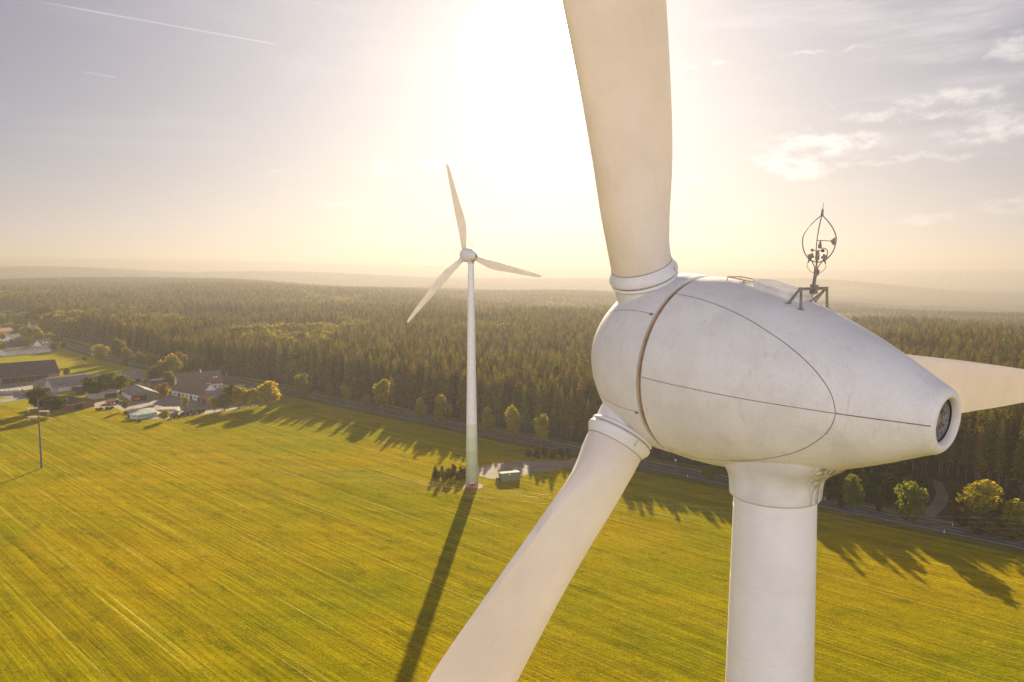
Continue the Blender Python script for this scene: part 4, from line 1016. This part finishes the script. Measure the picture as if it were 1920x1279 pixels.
# bushes
def bush(x, yb, h, wpx, tint, label, group=None, pr=None):
    p = g(x, yb); _, _, z = pj(p); w = wpx*z/FPX*1.25
    return plant('bush', pr or rng.choice(BUSH), p, w, h, tint, label, 'bush', group)
TB = 'bushes at the foot of the banded turbine'
for k in range(9):
    x = 816+k*7; p = g(x, 898+((k*37) % 5)-2); h = (5.2, 3.2, 5.8, 4.0, 4.6, 5.6, 3.4, 5.0, 4.4)[k]
    if k % 3 == 0: plant('bush', CON_WIDE[k % 2], p, h*1.5, h, (1, 1, 1), 'pointed young conifer among the bushes at the foot of the green banded tower', 'bush', TB)
    else: plant('bush', BUSH[k % 2], p, 4.2, h, BROWN if k % 2 else GREEN, 'ragged bush left of the foot of the green banded tower', 'bush', TB)
for k in range(7): bush(872+(-1)**k*k*1.2, 888-k*.8, 3.2, 16, YG, 'yellow green bush close behind the green banded tower', TB)
for k, x in enumerate((992, 1006, 1020, 1036, 1052, 1066)): bush(x, 858+(k % 2)*2, 3.6+(k % 3)*.5, 19, DARK, 'dark bush in the hedge between the gravel track and the road', 'hedge bushes by the gravel track')
HB = 'shaded bushes between the road and the forest right of the tower'
for k, (x, y, w) in enumerate(((1560, 912, 40), (1590, 916, 36), (1622, 926, 44), (1650, 930, 46), (1668, 912, 40), (1690, 944, 34), (1640, 905, 40), (1710, 935, 36), (1600, 934, 36), (1560, 930, 30), (1540, 920, 26), (1725, 905, 34), (1735, 925, 26), (1700, 920, 40), (1672, 932, 36), (1618, 902, 38), (1575, 900, 34), (1648, 950, 30), (1580, 945, 26), (1610, 915, 40), (1690, 900, 34), (1720, 950, 22))):
    bush(x, y+8, 5.0+(k % 3)*1.4, w, BROWN if k % 3 == 1 else DARK, 'dark bush in the thicket between the road and the forest right of the near tower', HB)
for k, (x, y, w) in enumerate(((1788, 962, 36), (1800, 985, 34), (1870, 985, 44), (1915, 975, 50), (1940, 1010, 50), (1850, 955, 44), (1800, 930, 36), (1820, 945, 40), (1880, 960, 40), (1795, 948, 26), (1860, 1003, 40), (1830, 1000, 36), (1900, 1012, 40), (1895, 945, 36))):
    bush(x, y, 4.0+(k % 2)*1.5, w, DARK if k % 2 else BROWN, 'low dark bush in the thicket around the golden tree', 'bushes around the golden tree')
for k, (x, y) in enumerate(((182, 770), (190, 769), (201, 768), (210, 767), (236, 776), (243, 783), (262, 791))): bush(x, y, 1.5, 12, DARK if k % 2 else GREEN, 'low weedy bush along the farm edge left of the bales', 'weedy bushes along the farm edge')
for k in range(14): bush(322+k*4.6, 784-k*.9+(k % 2)*1.2, 1.5+(k % 3)*.5, 9, DARK if k % 3 else BROWN, 'low dark bush in the scrubby bank right of the bales', 'scrub bank right of the bales')

# ------------------------------------------------------------------ the forest
def scatter():
    out = []; r = random.Random(5)
    def fill(d0, d1, sp, jit, a0=-.66, a1=.66):
        y = 0.0; res = []
        xs = np.arange(-d1*math.sin(-a0)-sp, d1*math.sin(a1)+sp, sp); ys = np.arange(d0*math.cos(a1)-60, d1+sp, sp)
        for yy in ys:
            for xx in xs:
                x = xx+r.uniform(-jit, jit)*sp; y = yy+r.uniform(-jit, jit)*sp; d = math.hypot(x, y)
                if d < d0 or d >= d1 or y < 40: continue
                a = math.atan2(x, y)
                if a < a0 or a > a1: continue
                res.append((x, y, d))
        return res
    return fill
fill = scatter()
near = []; mid = []; leafy = []
for x, y, d in fill(235, 1000, 4.9, .45):
    px, py, z = pj((x, y, 0))
    if px < -260 or px > 2250 or py > edge_y(px): continue
    if 1742 < px < 1786 and py > 896: continue
    if px < 60 and py > 590: continue
    dec = noise.noise((x*.008, y*.008, 3.1))
    jj = noise.noise((x*.05, y*.05, 7.7))*.5; belt = abs(d-(800+90*noise.noise((x*.006, 2.2, 0)))) < 14 and 430 < px < 1500
    lf = (px < 345 and py < 622 and dec+jj > -.05 and py > 572) or dec+jj > .50 or (belt and jj > -.12)
    (leafy if lf else near).append((x, y, d))
for x, y, d in fill(1000, 2300, 8.2, .45):
    px, py, z = pj((x, y, 0))
    if px < -120 or px > 2060 or py > edge_y(px) or (px < 60 and py > 592): continue
    dec = noise.noise((x*.004, y*.004, 3.1))
    if noise.noise((x*.0021, y*.0030, 9.7)) > .40 and d > 1150: continue
    jj = noise.noise((x*.03, y*.03, 7.7))*.5
    lf = (px < 330 and d < 1350 and dec+jj > -.05) or dec+jj > .40
    (leafy if lf else mid).append((x, y, d))
near.sort(key=lambda q: q[2])
vis = [q for q in near if -10 < pj((q[0], q[1], 12))[0] < 1930]
front = vis[:300]; fs_ = set(front); rest = [q for q in near if q not in fs_]+mid
LAB = 'tall dark spruce standing in the front ranks of the dense forest beyond the road'
r2 = random.Random(99); protoC = []; protoD = []
for i, (x, y, d) in enumerate(front):
    k = i % 4; ppx, ppy, _ = pj((x, y, 0)); dp = edge_y(ppx)-ppy; h = r2.uniform(20, 25) if dp < 9 else r2.uniform(25, 30.5)
    cr, trk = CON[k]; e = empty('spruce_tree', (x, y, 0), r2.random()*6.28); w = h*r2.uniform(.85, 1.2); e.scale = (w, w, h)
    tag(e, LAB, 'tree', 'front rows of the spruce forest'); c = put('crown', cr, e); t_ = put('trunk', trk, e)
    if i < 4: protoC.append((c, t_))
dob = [o for o in bpy.data.objects if o.name.startswith('crown') and o.data in [d_[0] for d_ in DEC]]
for d_ in DEC[:3]:
    c = next(o for o in dob if o.data == d_[0]); t_ = next(o for o in c.parent.children if o.data == d_[1]); protoD.append((c, t_))
def instancer(name, pts, protos, scales, color, col2=None):
    me = bpy.data.meshes.new(name); me.from_pydata([p[:3] for p in pts], [], []); n = len(pts)
    a = me.attributes.new('sc', 'FLOAT_VECTOR', 'POINT'); a.data.foreach_set('vector', np.array(scales, np.float32).ravel())
    a = me.attributes.new('rot', 'FLOAT', 'POINT'); a.data.foreach_set('value', np.array([r2.random()*6.283 for _ in pts], np.float32))
    a = me.attributes.new('idx', 'INT', 'POINT'); a.data.foreach_set('value', np.array([r2.randrange(len(protos)) for _ in pts], np.int32))
    o = put(name, me); o.color = (*color, 1)
    ng = bpy.data.node_groups.new(name+'_nodes', 'GeometryNodeTree'); ng.interface.new_socket('Geometry', in_out='INPUT', socket_type='NodeSocketGeometry'); ng.interface.new_socket('Geometry', in_out='OUTPUT', socket_type='NodeSocketGeometry')
    N = ng.nodes; Lk = ng.links; gi = N.new('NodeGroupInput'); go = N.new('NodeGroupOutput'); iop = N.new('GeometryNodeInstanceOnPoints')
    jn = N.new('GeometryNodeJoinGeometry')
    for c, t_ in reversed(protos):
        j2 = N.new('GeometryNodeJoinGeometry')
        for ob in (c, t_):
            oi = N.new('GeometryNodeObjectInfo'); oi.transform_space = 'ORIGINAL'; oi.inputs[0].default_value = ob; Lk.new(oi.outputs['Geometry'], j2.inputs[0])
        gt = N.new('GeometryNodeGeometryToInstance'); Lk.new(j2.outputs[0], gt.inputs[0]); Lk.new(gt.outputs[0], jn.inputs[0])
    def attr(nm, ty):
        q = N.new('GeometryNodeInputNamedAttribute'); q.data_type = ty; q.inputs[0].default_value = nm; return q.outputs[0]
    Lk.new(gi.outputs[0], iop.inputs['Points']); Lk.new(jn.outputs[0], iop.inputs['Instance']); iop.inputs['Pick Instance'].default_value = True
    Lk.new(attr('idx', 'INT'), iop.inputs['Instance Index']); Lk.new(attr('sc', 'FLOAT_VECTOR'), iop.inputs['Scale'])
    cx = N.new('ShaderNodeCombineXYZ'); Lk.new(attr('rot', 'FLOAT'), cx.inputs[2]); Lk.new(cx.outputs[0], iop.inputs['Rotation'])
    Lk.new(iop.outputs[0], go.inputs[0]); md = o.modifiers.new('trees', 'NODES'); md.node_group = ng
    return o
pts = []; scs = []
for x, y, d in rest:
    cl = noise.cell((x*.0065, y*.0045, 0)); h = r2.uniform(23.5, 29.5)*(1+.20*(cl if d > 620 else 0))*(1+.14*noise.noise((x*.012, y*.012, 0)))*(r2.uniform(.72, 1.0) if r2.random() < .25 else 1); k = 1.0 if d < 1000 else 1.35
    pts.append((x, y, float(land_z(x, y))-(.3 if d > 1000 else 0))); w = h*r2.uniform(.85, 1.18)*k; scs.append((w, w, h))
tag(instancer('spruce_forest', pts, protoC, scs, (1, 1, 1)), 'wide dark spruce forest stretching away behind its front ranks', 'forest', kind='stuff')
pts = []; scs = []
for x, y, d in leafy:
    h = r2.uniform(15, 27); w = h*r2.uniform(.8, 1.35)*(1 if d < 1000 else 1.3); pts.append((x, y, float(land_z(x, y))-.5)); scs.append((w, w, h))
lw = instancer('broadleaf_woodland', pts, protoD, scs, (.13, .120, .024)); tag(lw, 'lighter yellow green woodland patches within the dark forest', 'woodland', kind='stuff')

# far woods: one mesh of small crowns
def far_woods():
    m, t = newmat('far_canopy')
    co = t.node('ShaderNodeNewGeometry').outputs['Position']
    c = t.mix(t.ramp(t.noise(co, .0030, 5, .6), .40, .62), (.040, .052, .016, 1), (.105, .095, .026, 1))
    k = t.ramp(t.node('ShaderNodeNewGeometry').outputs['Random Per Island'], 0, 1, .6, 1.4, False)
    cc = t.node('ShaderNodeCombineColor')
    for i in range(3): t.l.new(k, cc.inputs[i])
    c = t.mix(1.0, c, cc.outputs[0], 'MULTIPLY')
    d = t.node('ShaderNodeBsdfDiffuse'); t.l.new(c, d.inputs[0]); tr = t.node('ShaderNodeBsdfTranslucent'); t.l.new(c, tr.inputs[0])
    mx = t.node('ShaderNodeMixShader'); mx.inputs[0].default_value = .35; t.l.new(d.outputs[0], mx.inputs[1]); t.l.new(tr.outputs[0], mx.inputs[2])
    o = t.node('ShaderNodeOutputMaterial'); t.l.new(mx.outputs[0], o.inputs[0])
    V = []; Fq = []
    rs = np.random.RandomState(4)
    bands = [(2300, 3400, 11), (3400, 4600, 16), (4600, 7000, 24), (7000, 14500, 48)]
    P = []
    for d0, d1, sp in bands:
        ys = np.arange(d0*.78, d1, sp); xs = np.arange(-d1*.65, d1*.65, sp)
        X, Y = np.meshgrid(xs, ys); X = X+rs.uniform(-.45, .45, X.shape)*sp; Y = Y+rs.uniform(-.45, .45, X.shape)*sp
        D = np.hypot(X, Y); A = np.arctan2(X, Y); ok = (D >= d0) & (D < d1) & (np.abs(A) < .62)
        X, Y = X[ok], Y[ok]; S = np.full(X.shape, sp)
        P.append(np.stack([X, Y, S], 1))
    P = np.concatenate(P)
    keep = np.array([noise.noise((p[0]*.0012, p[1]*.0022, 9.7)) < .20 or (p[1] < 2700 and abs(p[0]+100) < 500) for p in P]); P = P[keep]
    n = len(P); Z = land_z(P[:, 0], P[:, 1]); H = rs.uniform(15, 25, n); W = P[:, 2]*rs.uniform(.42, .62, n)
    ph = rs.uniform(0, 6.28, n); K = 5; vs = np.zeros((n, 2*K+1, 3), np.float32)
    for k in range(K):
        a = ph+2*math.pi*k/K
        for j, (rr, zz) in enumerate(((1.0, .35), (.62, .78))):
            q = rr*W*rs.uniform(.75, 1.2, n); vs[:, j*K+k, 0] = P[:, 0]+np.cos(a)*q; vs[:, j*K+k, 1] = P[:, 1]+np.sin(a)*q; vs[:, j*K+k, 2] = Z+H*zz*rs.uniform(.85, 1.1, n)
    vs[:, 2*K, 0] = P[:, 0]; vs[:, 2*K, 1] = P[:, 1]; vs[:, 2*K, 2] = Z+H
    tri = []
    for k in range(K):
        k2 = (k+1) % K; tri += [(k, k2, K+k2), (k, K+k2, K+k), (K+k, K+k2, 2*K)]
    tri = np.array(tri); F_ = (tri[None]+(np.arange(n)*(2*K+1))[:, None, None]).reshape(-1, 3)
    me = bpy.data.meshes.new('distant_woods'); me.vertices.add(n*(2*K+1)); me.vertices.foreach_set('co', vs.ravel())
    me.loops.add(len(F_)*3); me.loops.foreach_set('vertex_index', F_.ravel().astype(np.int32)); me.polygons.add(len(F_))
    me.polygons.foreach_set('loop_start', np.arange(0, len(F_)*3, 3, dtype=np.int32)); me.update(calc_edges=True); me.materials.append(m)
    print('FAR', n, 'NEAR', len(rest), 'LEAFY', len(leafy))
    tag(put('distant_woods', me), 'hazy wooded hills rolling out to the horizon', 'forest', kind='stuff')
far_woods()

# ------------------------------------------------------------------ sun, sky, haze
SUN_AZ, SUN_EL = R(2.66), R(15.0)
sd = Vector((math.sin(SUN_AZ)*math.cos(SUN_EL), math.cos(SUN_AZ)*math.cos(SUN_EL), math.sin(SUN_EL)))
ld = bpy.data.lights.new('sun', 'SUN'); ld.energy = 5.0; ld.angle = R(.55); ld.color = (1.0, .83, .56)
lo = bpy.data.objects.new('sun', ld); COL.objects.link(lo); lo.rotation_euler = (-sd).to_track_quat('-Z', 'Y').to_euler(); lo.location = sd*200
def direc(px, py):
    d = (FW*FPX+Vector((1, 0, 0))*(px-960)+UPV*(639.5-py)).normalized(); return d
def world():
    w = bpy.data.worlds.new('World'); sc.world = w; w.use_nodes = True; w.node_tree.nodes.clear(); t = NT(w.node_tree)
    D = t.vmath('NORMALIZE', t.node('ShaderNodeTexCoord').outputs['Generated'])
    sep = t.node('ShaderNodeSeparateXYZ'); t.l.new(D, sep.inputs[0]); Z = sep.outputs[2]
    el = t.math('MULTIPLY', t.math('ARCSINE', Z), 57.2958)
    elp = t.math('MAXIMUM', el, 0.0)
    th = t.math('MULTIPLY', t.math('ARCCOSINE', t.math('MINIMUM', t.vmath('DOT_PRODUCT', D, tuple(sd)), .999999)), 57.2958)
    def scaled(col, f):
        cc = t.node('ShaderNodeVectorMath'); cc.operation = 'SCALE'; cc.inputs[0].default_value = col; t.set(cc.inputs['Scale'], f); return cc.outputs[0]
    def scaled_v(v, f):
        cc = t.node('ShaderNodeVectorMath'); cc.operation = 'SCALE'; t.l.new(v, cc.inputs[0]); t.set(cc.inputs['Scale'], f); return cc.outputs[0]
    def gaus(x, s): return t.math('EXPONENT', t.math('MULTIPLY', t.math('POWER', t.math('DIVIDE', x, s), 2.0), -1.0))
    def expo(x, s): return t.math('EXPONENT', t.math('DIVIDE', x, -s))
    add = lambda a, b: t.vmath('ADD', a, b)
    sk = t.node('ShaderNodeTexSky'); sk.sky_type = 'NISHITA'; sk.sun_disc = False; sk.sun_elevation = SUN_EL; sk.sun_rotation = SUN_AZ; sk.air_density = 1.2; sk.dust_density = 1.6; sk.ozone_density = 1.5; sk.altitude = 300
    nish = t.vmath('MULTIPLY', sk.outputs[0], (.0046, .0047, .0052))
    c = add(nish, scaled((.034, .034, .062), 1.0))
    c = add(c, scaled((.145, .134, .112), gaus(th, 25)))
    c = add(c, scaled((.05, .048, .04), gaus(th, 7)))
    c = add(c, scaled((5, 4.7, 4.0), gaus(th, 2.5)))
    c = add(c, scaled((.075, .092, .105), expo(elp, 7)))
    # added fill light in the unseen sky behind the viewer, lifts the shaded housing
    back_fill = t.ramp(sep.outputs[1], .1, -.5)
    c = add(c, scaled((1.46, 1.37, 1.46), t.math('MULTIPLY', back_fill, gaus(t.math('SUBTRACT', el, 10.0), 8.5))))
    c = scaled_v(c, t.ramp(el, 30, 62, 1.0, .32))
    # cirrus veil
    sv = t.mapping(D, rot=(0, 0, R(0)), scale=(1.2, 1.2, 9))
    veil = t.math('MULTIPLY', t.ramp(t.noise(sv, 2.6, 7, .62), .46, .74), t.ramp(t.noise(D, 2.1, 3), .40, .60))
    veil = t.math('MULTIPLY', veil, t.ramp(sep.outputs[0], -.3, .30, .25, 1.0))
    c = t.mix(t.math('MULTIPLY', veil, .24), c, (.47, .44, .41, 1))
    # small cumulus, each a patch of sky with ragged noise
    w_ = t.vmath('ADD', D, t.vmath('MULTIPLY', t.vmath('SUBTRACT', t.noise(D, 26, 5, .6, 1), (.5, .5, .5)), (.050, .050, .030)))
    tot = None
    for px, py, a, b, s in ((1545, 268, 105, 20, 1), (1500, 312, 62, 26, 1), (1452, 300, 55, 14, .9), (1850, 250, 80, 17, .8), (1885, 215, 55, 20, .7), (1900, 85, 34, 28, .7), (1865, 103, 16, 8, .6), (713, 316, 30, 13, .9), (920, 300, 58, 16, .7), (830, 306, 40, 10, .6), (1315, 330, 16, 8, .9), (1270, 336, 22, 6, .7), (985, 345, 70, 10, .45), (1780, 185, 90, 13, .7), (1690, 215, 120, 10, .6), (1740, 410, 60, 9, .5), (1885, 385, 55, 14, .5), (640, 380, 60, 8, .45), (525, 325, 12, 4, .5), (605, 330, 12, 4, .5), (1640, 300, 200, 7, .5), (1540, 100, 100, 4, .45), (1310, 122, 60, 6, .6)):
        dc = direc(px, py); ax = dc.cross(Vector((0, 0, 1))).normalized(); ay = ax.cross(dc).normalized()
        u = t.math('MULTIPLY', t.vmath('DOT_PRODUCT', w_, tuple(ax)), FPX/a); v = t.math('MULTIPLY', t.vmath('DOT_PRODUCT', t.vmath('SUBTRACT', w_, tuple(dc)), tuple(ay)), FPX/b)
        q = t.ramp(t.math('ADD', t.math('MULTIPLY', u, u), t.math('MULTIPLY', v, v)), 1.25, .15, 0, s)
        tot = q if tot is None else t.math('MAXIMUM', tot, q)
    lump = t.ramp(t.noise(t.mapping(D, scale=(1, 1, 2.2)), 34, 7, .66), .36, .62)
    tot = t.math('MULTIPLY', tot, t.math('MULTIPLY', lump, t.ramp(sep.outputs[1], 0, .2)))
    bright = add(c, (.135, .122, .10)); c = t.mix(t.math('MULTIPLY', tot, .85), c, bright)
    # aircraft trails: thin arcs
    for (x0, y0), (x1, y1), wd, s in (((40, -3), (511, 82), 1.0, .06), ((150, 134), (216, 145), 1.0, .04), ((0, 256), (450, 276), 9, .008), ((1543, 188), (1566, 204), 1.0, .03)):
        a, b = direc(x0, y0), direc(x1, y1); n = a.cross(b).normalized(); tv = n.cross(a).normalized(); la = math.asin(max(-1, min(1, b.dot(tv))))
        dist = t.math('ABSOLUTE', t.vmath('DOT_PRODUCT', D, tuple(n))); along = t.math('DIVIDE', t.vmath('DOT_PRODUCT', D, tuple(tv)), math.sin(la))
        f = t.math('MULTIPLY', t.ramp(dist, .3*wd/FPX, 1.5*wd/FPX, 1, 0), t.math('MULTIPLY', t.ramp(along, -.02, .25), t.ramp(along, 1.0, 1.01, 1, 0)))
        f = t.math('MULTIPLY', f, t.ramp(sep.outputs[1], .3, .4))
        c = add(c, scaled((s, s*.97, s*.9), f))
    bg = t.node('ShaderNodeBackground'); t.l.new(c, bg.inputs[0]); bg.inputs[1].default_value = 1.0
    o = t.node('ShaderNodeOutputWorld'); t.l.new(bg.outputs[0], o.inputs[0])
    w.cycles.sampling_method = 'MANUAL'; w.cycles.sample_map_resolution = 1024
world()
def haze():
    m, t = newmat('haze_air'); v = t.node('ShaderNodeVolumePrincipled')
    v.inputs['Color'].default_value = (.25, .238, .24, 1); v.inputs['Density'].default_value = HAZE; v.inputs['Anisotropy'].default_value = .45
    o = t.node('ShaderNodeOutputMaterial'); t.l.new(v.outputs[0], o.inputs['Volume'])
    lo_, hi = -120, 270; me = mesh('haze', *(lambda b: (b.v, b.f))(MB().box((0, 0, (lo_+hi)/2), (36000, 36000, hi-lo_))), m)
    tag(put('haze', me), kind='stuff')
HAZE = 2.45e-4
haze()

# ------------------------------------------------------------------ camera and render
cd = bpy.data.cameras.new('camera'); cd.sensor_width = 36; cd.lens = 36*FPX/1920; cd.clip_start = .5; cd.clip_end = 60000
co_ = bpy.data.objects.new('camera', cd); COL.objects.link(co_); co_.location = EYE; co_.rotation_euler = (R(90)-PIT, 0, 0); sc.camera = co_
vs_ = sc.view_settings; vs_.view_transform = 'Standard'; vs_.look = 'None'; vs_.exposure = 1.78; vs_.gamma = 1.0
cy = sc.cycles; cy.use_denoising = True; cy.max_bounces = 6; cy.diffuse_bounces = 3; cy.transmission_bounces = 3; cy.volume_bounces = 1; cy.transparent_max_bounces = 4
cy.sample_clamp_indirect = 4; cy.caustics_reflective = False; cy.caustics_refractive = False
